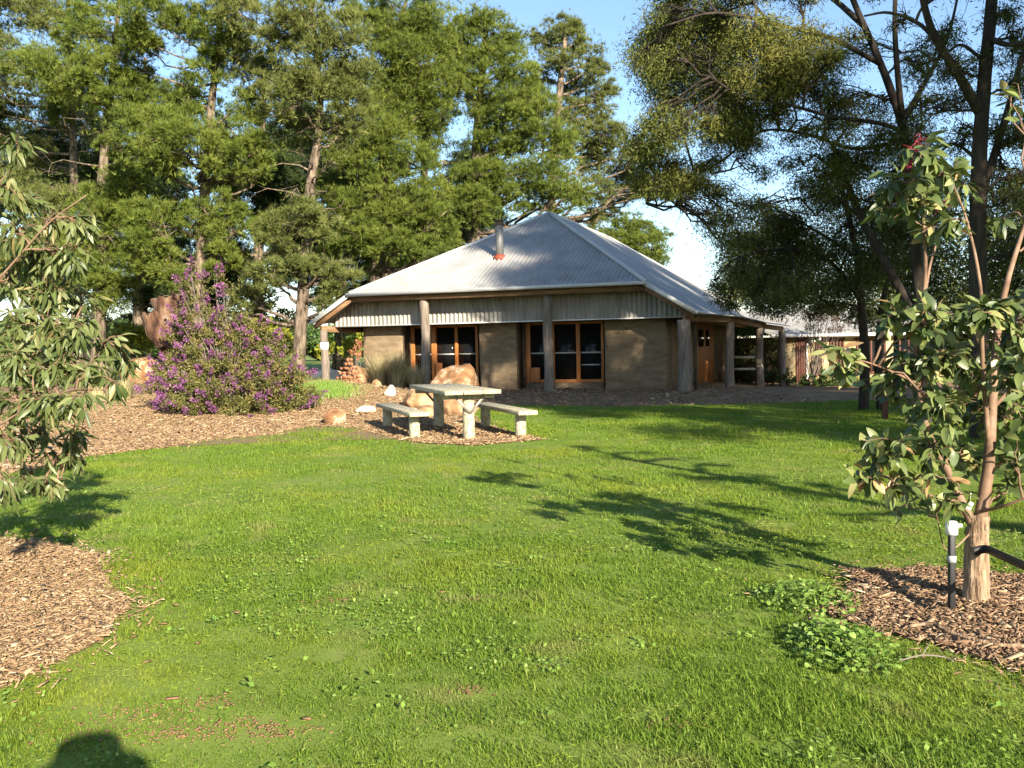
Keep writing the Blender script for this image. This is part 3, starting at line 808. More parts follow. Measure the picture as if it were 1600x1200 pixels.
# flue on the front roof slope
d = ray(781, 402); t = None
best = min(((abs((TZ + SF * b) - (1.6 + ray(781, 402)[2] * np.linalg.solve(np.array([[d[0], -HU[0]], [d[1], -HU[1]]]), LX + HN * b)[0])), b) for b in np.arange(0, 7, .02)))
fb = best[1]; fa = HA(781, fb, 402); fz = TZ + SF * fb
fp = H(fa, fb, fz)
fl = MB().tube([fp + np.array([0, 0, -.1]), fp + np.array([0, 0, 1.28])], .15, 16).build('flue', MT['flue'], house, smooth=True)
fc = MB(); fc.tube([fp + np.array([0, 0, 1.2]), fp + np.array([0, 0, 1.26])], .17, 16); fc.tube([fp + np.array([0, 0, 1.33]), fp + np.array([0, 0, 1.36]), fp + np.array([0, 0, 1.40])], [.19, .19, .05], 16)
fc.tube([fp + np.array([0, 0, 1.27]), fp + np.array([0, 0, 1.33])], .12, 12)
fc.build('flue_cap', MT['dark_wood'], fl)
ff = MB(); ff.tube([fp + np.array([0, 0, -.12]), fp + np.array([0, 0, .02]), fp + np.array([0, 0, .1])], [.26, .24, .16], 16); ff.build('flue_flashing', MT['flash'], fl)
# notice wrapped on the left post
nq = P(492, 541, ql[1] - .17)
nb = MB(); th = np.linspace(-2.3, .3, 9)
nv = [(ql[0] + .172 * math.cos(a - .55), ql[1] + .172 * math.sin(a - .55), nq[2] + dz) for dz in (-.13, .13) for a in th]
nb.add(nv, [(k, k + 1, k + 10, k + 9) for k in range(8)])
no = nb.build('notice', MT['white']); so2 = no.modifiers.new('thick', 'SOLIDIFY'); so2.thickness = .006; so2.offset = 1
tag(no, 'small blank white notice wrapped on the far left veranda post', 'notice')

# rail between the veranda posts, set back in the shade
r0, r1 = P(1144, 560, 39.5), P(1182, 560, 40.5)
rf = thing('rail_fence', 'two pale rails in the dark veranda between two log posts', 'rail fence', (r0[0], r0[1], gz(r0[0], r0[1])))
for zz in (.92, .42): MB().bar((r0[0], r0[1], zz), (r1[0], r1[1], zz - .03), .06, .10).build('rail', MT['table'], rf)
for q in (r0, r1): MB().bar((q[0], q[1] + .08, -.7), (q[0], q[1] + .08, 1.0), .08, .08, up=(0, 1, 0)).build('fence_post', MT['dark_wood'], rf)

# ------------------------------------------------------------------ outbuilding on the right
OY = 45.0
o0 = P(1228, 560, OY); o1 = P(1640, 560, OY + 5)
od = (o1 - o0)[:2]; ol = np.linalg.norm(od); od /= ol; on = np.array([-od[1], od[0]]); OR = np.array([[od[0], on[0], 0], [od[1], on[1], 0], [0, 0, 1]])
OB = lambda s, b, z: np.array([o0[0] + od[0] * s + on[0] * b, o0[1] + od[1] * s + on[1] * b, z])
ob = thing('outbuilding', 'cream and red-brown outbuilding with metal roof beyond the driveway', 'outbuilding', OB(ol / 2, 0, -.5))
ow = MB(); ow.box(OB(ol / 2, .25, .55), (ol, .4, 2.4), OR); ow.box(OB(.2, 3, .55), (.4, 5.2, 2.4), OR); ow.box(OB(ol - .2, 3, .55), (.4, 5.2, 2.4), OR); ow.build('wall', MT['cream'], ob)
sA = lambda px: float(((P(px, 560, OY + 1) - o0)[:2] * od).sum())
for (p0, p1, z0, z1) in ((1229, 1246, -.6, 1.7), (1265, 1275, -.1, 1.6), (1293, 1318, -.1, 1.6), (1345, 1400, -.1, 1.6), (1430, 1500, -.1, 1.6)):
    s0, s1 = sA(p0), sA(p1)
    fr = MB()
    nb_ = 4
    for k in range(nb_ + 1): fr.box(OB(s0 + (s1 - s0) * k / nb_, .02, (z0 + z1) / 2), (.09, .1, z1 - z0), OR)
    for z in (z0, z1): fr.box(OB((s0 + s1) / 2, .025, z), (s1 - s0 + .2, .07, .12), OR)
    wo_ = fr.build('window', MT['redwood'], ob)
    MB().box(OB((s0 + s1) / 2, .038, (z0 + z1) / 2), (s1 - s0 - .1, .02, z1 - z0 - .1), OR).build('pane', MT['glass'] if p0 > 1230 else MT['redwood'], wo_)
orf = MB(); sv = np.arange(-1.2, ol + .5, .16 / 4)
ez_ = 1.86; corr(orf, sv, lambda s: OB(s, -.5, ez_), lambda s: OB(s, 3.2, ez_ + 1.25), np.array([0, 0, 1.0]), .02, .16)
corr(orf, sv, lambda s: OB(s, 6.8, ez_), lambda s: OB(s, 3.2, ez_ + 1.25), np.array([0, 0, 1.0]), .02, .16)
orf.build('roof', MT['iron'], ob, smooth=True)
og = MB(); og.bar(OB(-1.2, -.58, ez_ - .06), OB(ol + .5, -.58, ez_ - .06), .13, .14); og.build('gutter', MT['white'], ob)
dp = smooth_path([OB(sA(1259), -.56, ez_ - .1), OB(sA(1259), -.5, ez_ - .28), OB(sA(1249), -.1, ez_ - .42), OB(sA(1247), -.06, ez_ - .8), OB(sA(1247), -.06, -.5)], 5)
MB().tube(dp, .055, 8).build('downpipe', MT['white'], ob, smooth=True)

# ------------------------------------------------------------------ picnic table and benches
def planks(mb, a, b, width, n, z0, th, gap=.012):
    a = np.array([*a, 0.]); b = np.array([*b, 0.]); dd_ = (b - a) / np.linalg.norm(b - a); sd = np.array([dd_[1], -dd_[0], 0]); pw = width / n
    for k in range(n):
        off = sd * ((k + .5) * pw - width / 2); e = dd_ * random.uniform(-.012, .012)
        mb.bar(a + off + e + np.array([0, 0, z0 + th / 2]), b + off + e + np.array([0, 0, z0 + th / 2]), pw - gap, th)


def post_at(q, z1, r, parent):
    zb = float(gz(q[0], q[1])) - .1
    return MB().tube([(q[0], q[1], zb), (q[0], q[1], zb + .3), (q[0], q[1], z1)], [r * 1.03, r, r * .98], 14).build('post', MT['table'], parent, smooth=False, bevel=.01)


def bench(pf, pr, label):
    f_, r_ = G(*pf)[:2], G(*pr)[:2]; ax = (r_ - f_) / np.linalg.norm(r_ - f_)
    t_ = thing('bench', label, 'bench', ((f_[0] + r_[0]) / 2, (f_[1] + r_[1]) / 2, 0), 'benches at the picnic table')
    post_at(f_, .40, .098, t_); post_at(r_, .40, .098, t_)
    mb = MB(); planks(mb, f_ - ax * .42, r_ + ax * .35, .36, 1, .40, .075); mb.build('seat', MT['table'], t_, bevel=.012)
    return t_


bench((648, 686), (606, 668), 'low timber bench on the bush side of the picnic table')
bench((814, 683), (759, 668), 'low timber bench on the driveway side of the picnic table')


def picnic(f_, r_, label, sc=1.0):
    ax = (r_ - f_) / np.linalg.norm(r_ - f_); sd = np.array([ax[1], -ax[0]])
    t_ = thing('picnic_table', label, 'picnic table', ((f_[0] + r_[0]) / 2, (f_[1] + r_[1]) / 2, 0))
    mb = MB(); planks(mb, f_ - ax * .38, r_ + ax * .45, 1.0, 3, .78, .07); mb.build('tabletop', MT['table'], t_, bevel=.008)
    for e in (f_, r_):
        post_at(e, .69, .105, t_)
        l, r2 = e - sd * .46, e + sd * .46; bb = MB().bar((*l, .735), (*r2, .735), .1, .086)
        bb.build('crossbeam', MT['table'], t_, bevel=.012)
        br = MB(); off = ax * (-.112 if e is f_ else .112)
        for s_ in (-1, 1):
            q0 = e + off; q1 = e + off + sd * s_ * .27
            br.bar((*q0, .44), (*q1, .75), .012, .045, up=(*sd, 0))
        br.build('brace', MT['steel'], t_)
    return t_


picnic(G(733, 687)[:2], G(686, 668)[:2], 'pale weathered timber picnic table on two posts in front of the big boulder')
fq = P(523, 562, 85); picnic(np.array([fq[0] - .6, 84.0]), np.array([fq[0] + .7, 86.0]), 'tiny far picnic table on the lawn beyond the left veranda post')

# ------------------------------------------------------------------ rocks
def boulder(name, label, cat, px, pyb, wpx, hpx, m, depth=None, seed=0, lean=0.0, sub=4, Yd=None, faceted=.35, group=None):
    q = G(px, pyb) if Yd is None else P(px, pyb, Yd)
    sc = q[1] / F; wd, hg = wpx * sc, hpx * sc; dp_ = depth or wd * .8
    if Yd is None: q = q + np.array([0, dp_ * .35, 0])
    z0 = float(gz(q[0], q[1])) if Yd is None else q[2]
    bm = bmesh.new(); bmesh.ops.create_icosphere(bm, subdivisions=sub, radius=1)
    rn = np.random.default_rng(seed); pl = rn.standard_normal((9, 3)); pl /= np.linalg.norm(pl, axis=1)[:, None]; cut = .68 + .25 * rn.random(9)
    for v in bm.verts:
        p_ = np.array(v.co); s_ = 1.0
        for k in range(9):
            dd_ = float(p_ @ pl[k])
            if dd_ > cut[k]: s_ = min(s_, 1 - faceted * 2.0 * (dd_ - cut[k]))
        nn = 1 + .16 * mnoise.noise((p_[0] * 1.3 + seed, p_[1] * 1.3, p_[2] * 1.3)) + .05 * mnoise.noise((p_[0] * 4 + seed, p_[1] * 4, p_[2] * 4)) + .018 * mnoise.noise((p_[0] * 11 + seed, p_[1] * 11, p_[2] * 11))
        p_ = p_ * s_ * nn
        v.co = (p_[0] * wd / 2 + lean * p_[2] * hg * .5, p_[1] * dp_ / 2, p_[2] * hg * .62 + hg * .38)
    me = bpy.data.meshes.new(name); bm.to_mesh(me); bm.free(); me.materials.append(m)
    for f in me.polygons: f.use_smooth = True
    o = bpy.data.objects.new(name, me); COL.objects.link(o); o.location = (q[0], q[1], z0)
    return tag(o, label, cat, group)


boulder('boulder', 'big peaked orange boulder with pale patches behind the picnic table', 'boulder', 707, 632, 78, 62, MT['rock_o'], seed=5, lean=.3, sub=5, depth=1.2, faceted=.55)
boulder('boulder', 'low brown boulder under the left end of the tabletop', 'boulder', 656, 640, 58, 34, MT['rock_t'], seed=8, depth=.8)
boulder('boulder', 'squat boulder seen below the tabletop behind the front post', 'boulder', 716, 650, 66, 32, MT['rock_t'], seed=12, depth=.8)
boulder('boulder', 'dark flat stone lying under the picnic table', 'boulder', 668, 653, 42, 20, MT['rock_t'], seed=17, depth=.6)
boulder('boulder', 'leaning oblong tan boulder below the firewood pile', 'boulder', 566, 612, 48, 40, MT['rock_t'], seed=21, lean=-.5)
boulder('boulder', 'rounded orange boulder at the right foot of the purple bush', 'boulder', 521, 620, 42, 27, MT['rock_o'], seed=25)
boulder('stone', 'large pale stone behind the rounded orange boulder', 'stone', 508, 603, 50, 28, MT['rock_w'], seed=31, depth=1.2, faceted=.5)
boulder('stone', 'flat pale slab stone lying on the chips below the grass slope', 'stone', 570, 624, 36, 12, MT['rock_w'], seed=35, faceted=.5)
boulder('stone', 'small upright white stone beside the tussock grass', 'stone', 609, 615, 19, 18, MT['rock_w'], seed=39, faceted=.5)
boulder('stone', 'flat pale block beside the far left veranda post', 'stone', 520, 592, 32, 14, MT['rock_w'], seed=41, faceted=.5)
boulder('boulder', 'orange rock half hidden left of the hollow stump', 'boulder', 215, 600, 70, 42, MT['rock_o'], seed=45)
boulder('boulder', 'orange boulder half behind the flat pale slab', 'boulder', 545, 607, 36, 26, MT['rock_o'], seed=52)
boulder('stone', 'small grey stone between the white stone and leaning boulder', 'stone', 588, 616, 16, 12, MT['rock_t'], seed=48)
# green slope with small weeds between the rocks
gsl = MB(); x = -5.15 + .42 * rng.standard_normal(3500); y = 25.6 + .7 * rng.standard_normal(3500)
bq = np.stack([x, y, gz(x, y)], 1); n = len(x); dg = norm(rdir(n) * .6 + np.array([0, 0, 1]))
tri_leaves(gsl, bq, dg, .10 + .08 * rng.random(n), .03, np.clip(.45 + .2 * rng.standard_normal(n), 0, 1))
go = gsl.build('grass', MT['weed']); go['kind'] = 'stuff'; go['label'] = 'bright green grassy slope between the boulders'

# firewood pile by the left end of the wall
lm = None; fw0 = P(556, 560, 33.5)
rows = [(9, 0), (8, .13), (8, .26), (7, .39), (6, .52), (5, .65), (3, .78), (2, .9)]
kk = 0
for n_, zz in rows:
    for i in range(n_):
        L_ = random.uniform(.32, .45); r_ = random.uniform(.055, .085)
        px_ = fw0[0] - .35 + (i - n_ / 2 + .5) * .125 + random.uniform(-.03, .03)
        loc = (px_ + .15 * zz, fw0[1] + random.uniform(-.12, .12), float(gz(fw0[0], fw0[1])) + .07 + zz * 1.25)
        if lm is None:
            mb = MB(); th = np.array([0, 1.2, 2.6, 3.6, 4.9]); ln = np.linspace(-.5, .5, 4)
            v = [(.9 * math.cos(t_) * (1 + .1 * mnoise.noise((l * 4, t_, 0))), l * 5, .8 * math.sin(t_)) for l in ln for t_ in th]
            f = [(r2 * 5 + c, r2 * 5 + (c + 1) % 5, (r2 + 1) * 5 + (c + 1) % 5, (r2 + 1) * 5 + c) for r2 in range(3) for c in range(5)] + [(4, 3, 2, 1, 0), (15, 16, 17, 18, 19)]
            lo_ = mb.add(v, f).build('firewood_log', MT['firewood']); lm = lo_
        else:
            lo_ = lm.copy(); COL.objects.link(lo_)
        lo_.location = loc; lo_.scale = (r_, L_ / 5, r_)
        lo_.rotation_euler = (random.uniform(-.12, .12), random.uniform(0, 6.28), random.uniform(-.4, .4) + .3)
        tag(lo_, 'split red-brown firewood log in the pile at the left end of the house wall', 'firewood log', 'firewood logs stacked against the house')
        kk += 1

# ------------------------------------------------------------------ trees
def trunk_mesh(mb, path, r0, r1, sides=10, wob=.03, flare=1.35):
    n = len(path); t = np.linspace(0, 1, n); rad = r0 + (r1 - r0) * t; rad[0] *= flare
    if n > 3: rad[1] *= 1 + (flare - 1) * .3
    mb.tube(path, rad, sides, wob)


def pine(label, pts, Yd, r0, masses, m, od=2.1, yspread=2.2, extra_dead=18, group='pines behind the house'):
    pth = np.array([P(px, py, Yd) for px, py in pts]); pth[0][2] = float(gz(pth[0][0], pth[0][1])) - .2
    # bring the base under the trunk
    path = smooth_path(pth, 6)
    base = path[0].copy(); base[2] += .2
    t_ = thing('pine_tree', label, 'pine tree', base, group)
    tm, cm = MB(), MB(); trunk_mesh(tm, path, r0, r0 * .22, 12)
    full = []
    for ms in masses:
        px, py, rx, ry = ms[:4]; dy = ms[4] if len(ms) > 4 else rng.uniform(-1, 1) * yspread; o_ = ms[5] if len(ms) > 5 else 1
        full.append((px + rng.uniform(-6, 6), py, rx * 1.05, ry * rng.uniform(1.15, 1.5), dy, o_))
        for j in range(1):
            full.append((px + rng.uniform(-.9, .9) * rx, py + rng.uniform(-.9, 1.4) * ry, rx * rng.uniform(.35, .75), ry * rng.uniform(.6, 1.2), dy + rng.uniform(.2, 1.6), o_))
    for ms in full:
        px, py, rx, ry = ms[:4]; dy = ms[4]
        c = P(px, py, Yd + dy); s_ = (Yd + dy) / F
        rad = (rx * s_, max(rx, ry) * s_ * .95, ry * s_)
        hd = np.linalg.norm(c[:2] - path[np.argmin(abs(path[:, 2] - c[2]))][:2])
        a, fr = on_path(path, c[2] - .25 * hd - .3)
        br = bend(a, c, 6, -.06, .06)
        rl = max(.05, r0 * .36 * (1 - .6 * fr)); tm.tube(br, np.linspace(rl, rl * .35, 6), 6, cap=False)
        subs = pine_mass(cm, c, rad, od=od * (ms[5] if len(ms) > 5 else 1))
        for sc_ in subs[::2]: tm.tube(bend(br[-2], sc_, 4, .05, .1), np.linspace(rl * .3, .012, 4), 4, cap=False)
    for k in range(extra_dead):  # bare dead limbs below the crown
        z = rng.uniform(.22, .6) * path[-1][2]; a, fr = on_path(path, z); an = rng.uniform(0, 6.28); l = rng.uniform(1.2, 3)
        e = a + np.array([math.cos(an) * l, math.sin(an) * l, rng.uniform(-.2, .6)])
        b_ = bend(a, e, 5, .08, .1); tm.tube(b_, np.linspace(.055, .012, 5), 4, cap=False)
        for j in range(4):
            s2 = b_[rng.integers(2, 5)]; tm.tube(bend(s2, s2 + rdir(1)[0] * rng.uniform(.3, .9), 3, 0, .1), [.014, .01, .006], 3, cap=False)
    tm.build('trunk', MT['bark_pine'], t_, smooth=True); cm.build('crown', m, t_)
    return t_


D = -1.8
pine('tall pine at far left with a straight grey trunk rising above the left gum leaves', [(120, 575), (116, 300), (112, 150), (102, -90)], 51, .30,
     [(25, 15, 60, 32), (35, 105, 62, 34, D), (70, 30, 45, 25), (25, 180, 40, 25), (60, 240, 40, 20, 2, .6), (130, 200, 35, 20, 2, .6), (70, 330, 60, 40, D), (130, 360, 40, 30, D), (20, 300, 50, 30), (100, 420, 50, 30), (40, 400, 50, 30),
      (60, -60, 70, 35), (130, -60, 60, 30), (100, -120, 70, 35), (20, -40, 50, 30), (-30, 60, 50, 40), (-40, 160, 50, 40), (-40, 270, 50, 40)], MT['needle_olive'])
pine('dark-trunked pine second from the left with bright sunlit boughs high up', [(152, 575), (156, 380), (163, 240), (172, 150), (195, -90)], 47, .36,
     [(110, 112, 85, 36, D), (160, 128, 70, 36, -2.5), (180, 50, 70, 34, D), (130, 62, 45, 22), (215, 140, 45, 28, -2), (235, 175, 45, 28, -2), (110, 165, 50, 22), (185, 330, 40, 35, 1), (175, 400, 45, 35, 1), (150, 440, 50, 30, -1), (130, 390, 40, 30, -1.2), (200, 440, 30, 22, 1), (150, 330, 40, 26, -1.2), (195, 290, 40, 30, -1), (160, 300, 30, 20, 1),
      (200, -30, 80, 32), (230, -90, 60, 30), (160, -80, 60, 30)], MT['needle'])
pine('pine behind the purple bush with the broad bright bough jutting right', [(305, 575), (318, 330), (330, 170), (338, 90), (352, -90)], 44, .30,
     [(235, 22, 55, 30, D), (222, 75, 45, 28), (285, 45, 50, 30), (340, 40, 50, 34), (330, 105, 45, 28, -1), (290, 150, 50, 24, 1), (245, 205, 65, 34, -2.4), (310, 232, 80, 34, -2.6), (372, 225, 50, 28, -2.4), (410, 232, 32, 22, -2.3), (270, 180, 50, 24, -2), (400, 265, 30, 18, -2),
      (325, 330, 55, 28, -1.6), (365, 360, 45, 28, -1), (240, 362, 48, 38, -1.6), (215, 400, 30, 30, -1), (355, 405, 45, 25, -1), (265, 415, 35, 28, -1), (340, 290, 40, 20, 1.5), (380, 170, 35, 25),
      (330, -40, 70, 35), (380, -90, 60, 30), (290, -60, 60, 30)], MT['needle'])
pine('pale sunlit bare-trunked pine left of the house with its base at the veranda', [(463, 580), (474, 450), (485, 290), (500, 180), (488, 20), (470, -90)], 42, .31,
     [(395, 90, 50, 34), (370, 20, 40, 34), (440, 60, 45, 30, -1), (470, 25, 50, 34, D), (530, 60, 50, 36, D), (490, 110, 55, 38, D), (545, 120, 45, 36, -1), (450, 150, 45, 30), (555, 170, 40, 36, -1), (420, 130, 40, 30), (470, 200, 40, 28, 1.5), (530, 215, 35, 26, -.5, .7),
      (460, 335, 42, 24, D), (500, 355, 35, 22, -1), (430, 370, 45, 22, -1), (475, 420, 40, 22, -1.5), (540, 432, 36, 20, -1), (420, 430, 35, 22), (515, 470, 30, 18, -1), (390, 470, 32, 24, 1),
      (460, -40, 60, 35), (520, -20, 50, 30), (480, -100, 60, 30)], MT['needle_olive'], extra_dead=22)
pine('bulky pine behind the left roof slope', [(588, 580), (590, 360), (602, 230), (622, 60), (635, 0)], 52, .40,
     [(575, 20, 45, 28), (620, 22, 62, 34, D), (670, 40, 45, 34, D), (600, 80, 60, 38, D), (660, 95, 55, 40, D), (690, 140, 40, 34, -1), (620, 150, 55, 40, -1), (575, 200, 45, 36, D), (610, 225, 55, 38, D), (560, 255, 40, 30, -2), (660, 200, 45, 30), (640, 255, 45, 28, -2), (520, 290, 40, 26),
      (600, 312, 55, 30, -2.4), (650, 320, 45, 30, -2), (545, 325, 45, 28, -2), (680, 345, 35, 26, -2), (560, 370, 50, 28, -2.4), (620, 378, 50, 28, -2.4), (670, 392, 32, 24, -2), (530, 395, 40, 24), (600, 420, 45, 24, 1), (690, 300, 25, 20, 0, .8)], MT['needle'])
pine('tall pine behind the flue with a forked dark trunk', [(735, 580), (742, 330), (746, 210), (758, 60), (765, 20)], 54, .42,
     [(740, 30, 40, 26, D), (715, 70, 40, 28), (765, 62, 42, 28, D), (805, 70, 30, 22), (735, 110, 50, 30, D), (790, 110, 46, 30, D), (815, 145, 40, 28, -1), (745, 160, 50, 28, -1), (800, 175, 50, 28, D), (850, 195, 42, 28, D), (770, 205, 40, 24, -1), (870, 230, 36, 26, -1), (810, 220, 45, 24, -1), (840, 160, 36, 24),
      (740, 280, 42, 24, -1), (790, 272, 48, 24, D), (850, 278, 52, 28, D), (880, 310, 40, 24, -1), (745, 322, 34, 26), (800, 310, 45, 22, D), (715, 300, 26, 20), (705, 95, 30, 26), (835, 320, 34, 16)], MT['needle'])
pine('slim pine behind the roof peak with layered rounded top', [(862, 580), (862, 310), (874, 150), (884, 50), (886, 38)], 59, .34,
     [(880, 48, 32, 18), (905, 62, 30, 16), (855, 68, 30, 18), (925, 90, 28, 18), (880, 95, 40, 16), (940, 118, 26, 16), (845, 120, 26, 18), (905, 135, 36, 18), (945, 152, 26, 14), (885, 175, 34, 20), (925, 175, 34, 18), (900, 215, 40, 22), (950, 205, 30, 16), (975, 225, 28, 20), (935, 255, 40, 24), (985, 262, 32, 24), (1010, 245, 24, 22), (920, 300, 40, 20), (970, 300, 36, 22), (1005, 300, 24, 18), (940, 330, 36, 16)], MT['needle_olive'], yspread=1.6)
pine('small far pine showing over the right roof slope', [(985, 580), (985, 400), (990, 340)], 78, .4,
     [(985, 350, 40, 16), (1010, 368, 34, 16), (950, 355, 34, 14), (985, 380, 46, 18), (1020, 392, 24, 18), (960, 385, 36, 16), (1000, 410, 40, 18), (1035, 405, 14, 14), (940, 375, 26, 14)], MT['needle'], yspread=1.5, extra_dead=3)
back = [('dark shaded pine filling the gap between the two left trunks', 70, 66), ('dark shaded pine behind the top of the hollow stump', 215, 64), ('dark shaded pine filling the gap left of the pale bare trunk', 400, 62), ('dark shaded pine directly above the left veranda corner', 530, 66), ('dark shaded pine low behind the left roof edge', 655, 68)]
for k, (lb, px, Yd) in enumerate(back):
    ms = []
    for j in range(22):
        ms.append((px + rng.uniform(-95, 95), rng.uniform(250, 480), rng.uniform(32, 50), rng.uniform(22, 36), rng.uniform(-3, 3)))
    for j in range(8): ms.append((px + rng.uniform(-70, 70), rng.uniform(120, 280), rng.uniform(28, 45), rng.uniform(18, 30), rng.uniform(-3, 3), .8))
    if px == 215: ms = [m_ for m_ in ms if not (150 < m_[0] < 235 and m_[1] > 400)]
    pine(lb, [(px, 575), (px + 4, 400), (px + 10, 200), (px + 12, 90)], Yd, .45, ms, MT['needle_shaded'], od=2.2, extra_dead=4, group='shaded pines of the back row')


def branchy(name, label, cat, limbs, Yd, masses, m_leaf, m_bark, L=.10, W=.022, od=1.5, twigs=5, yspread=1.5, group=None, droop=.5, leaf_fn=None):
    """a tree from limb paths in the photo's directions, each limb (points with their own distance, r0, r1)"""
    tm, cm = MB(), MB(); paths = []
    for (pts, r0, r1) in limbs:
        w_ = np.array([P(q[0], q[1], Yd + (q[2] if len(q) > 2 else 0)) for q in pts]); path = smooth_path(w_, 5)
        if not paths: path[0][2] = float(gz(path[0][0], path[0][1])) - .15
        paths.append(path); n = len(path); rad = np.linspace(r0, r1, n)
        tm.tube(path, rad, 9, .03)
    allp = np.concatenate([p_[len(p_) // 4:] for p_ in paths])
    base = paths[0][0].copy(); base[2] += .15
    t_ = thing(name, label, cat, base, group)
    for ms in masses:
        px, py, rx, ry = ms[:4]; dy = ms[4] if len(ms) > 4 and ms[4] is not None else rng.uniform(-1, 1) * yspread; s_ = (Yd + dy) / F
        c = P(px, py, Yd + dy); rad = (rx * s_, max(rx, ry) * s_, ry * s_)
        i = int(np.argmin(np.linalg.norm(allp - c, axis=1) + .6 * np.maximum(0, allp[:, 2] - c[2])))
        b_ = bend(allp[i], c, 6, .08, .1); tm.tube(b_, np.linspace(.026, .011, 6), 5, cap=False)
        subs = frond_mass(cm, c, rad, od * (ms[5] if len(ms) > 5 else 1), L, W, tone=ms[6] if len(ms) > 6 else 0, droop=droop)
        for sc_ in subs[::max(1, len(subs) // (twigs * 3))]:
            tw = bend(b_[rng.integers(2, 6)], sc_ + rdir(1)[0] * .15, 5, .1, .14); tm.tube(tw, np.linspace(.013, .004, 5), 4, cap=False)
            for j in range(2):
                s2 = tw[rng.integers(1, 5)]; tm.tube(bend(s2, s2 + (rdir(1)[0] + np.array([0, 0, -.2])) * rng.uniform(.15, .45), 3, .05, .12), [.006, .004, .003], 3, cap=False)
    tm.build('trunk', m_bark, t_, smooth=True); cm.build('crown', m_leaf, t_)
    return t_


# big wattle whose crown fills the upper right
branchy('wattle_tree', 'large spreading wattle with drooping feathery crown over the right end of the roof', 'tree',
        [([(1445, 690), (1442, 560), (1437, 460), (1418, 260), (1408, 190), (1376, 100), (1335, 5), (1300, -90)], .135, .04),
         ([(1438, 500), (1400, 440, .3), (1345, 340, .6), (1318, 270, .8), (1300, 225, 1)], .10, .04),
         ([(1415, 235), (1402, 110, -.5), (1398, 20, -.6), (1405, -60, -.6)], .065, .03),
         ([(1412, 205), (1370, 192, -.6), (1300, 182, -1), (1225, 162, -1.2), (1160, 150, -1.3), (1110, 120, -1.5)], .045, .012),
         ([(1392, 225), (1330, 232, .5), (1260, 210, 1), (1190, 205, 1.2), (1130, 250, 1.3), (1075, 280, 1.3), (1010, 318, 1.2)], .04, .01),
         ([(1376, 100), (1300, 60, -1), (1220, 40, -1.4), (1120, 20, -1.8), (1040, 40, -2)], .05, .012),
         ([(1350, 40), (1290, -10, 1), (1200, -60, 1.4), (1100, -80, 1.6)], .06, .02),
         ([(1410, 190), (1450, 120, 1), (1480, 60, 1.2), (1500, -20, 1.4)], .06, .02)],
        17.5,
        [(1035, 40, 34, 40), (1075, 90, 52, 48), (1045, 140, 40, 32), (1100, 30, 50, 30), (1130, 105, 42, 38), (1022, 100, 24, 36), (1070, -20, 60, 30), (1130, 150, 34, 26),
         (1180, 58, 46, 32, -1.5, .9, .3), (1228, 95, 46, 34, -1.6, .9, .34), (1165, 125, 36, 24, -1.4, .7, .25), (1270, 62, 36, 26, -1.4, .8, .3), (1292, 88, 32, 16, -1.6, 1, .28), (1210, 140, 36, 20, -1.2, .6, .22), (1160, -20, 60, 24, -1), (1250, -20, 60, 24, -1), (1350, -30, 50, 24, 0, .7),  # raised tone puts the sunlight on these boughs into the frond colour
         (1035, 190, 34, 24), (1085, 192, 40, 24, -1, .8, .12), (1150, 208, 36, 18, 0, .6, .15), (1012, 245, 26, 24), (1055, 265, 34, 22, 0, .8, .1), (1002, 285, 18, 22), (1110, 250, 30, 16, 0, .6), (1035, 300, 30, 14, 0, .7), (1130, 300, 36, 14, 0, .45), (1180, 270, 36, 14, 0, .35),
         (1250, 205, 34, 20, 0, .45), (1300, 240, 30, 22, 0, .5), (1240, 250, 34, 16, 0, .4), (1325, 150, 30, 18, 0, .3, .1), (1370, 215, 28, 26, 0, .6), (1345, 255, 34, 24, 0, .7), (1440, 90, 26, 14, 0, .3), (1330, 60, 26, 14, 0, .4), (1480, 40, 26, 16, 0, .3), (1200, 180, 30, 12, 0, .35)]
        + [(rng.uniform(1130, 1460), rng.uniform(60, 330), rng.uniform(34, 60), rng.uniform(20, 34), rng.uniform(-1.5, 2.5), .30, rng.uniform(0, .2)) for _ in range(34)]
        + [(rng.uniform(1000, 1150), rng.uniform(20, 310), rng.uniform(28, 46), rng.uniform(22, 34), rng.uniform(-1.5, 1.5), .55, rng.uniform(-.05, .12)) for _ in range(16)]
        + [(rng.uniform(1090, 1180), rng.uniform(300, 380), rng.uniform(20, 34), rng.uniform(20, 36), rng.uniform(-1, 1), .13, .05) for _ in range(5)],
        MT['wattle'], MT['bark_dark'], L=.085, W=.017, od=2.5, twigs=9)
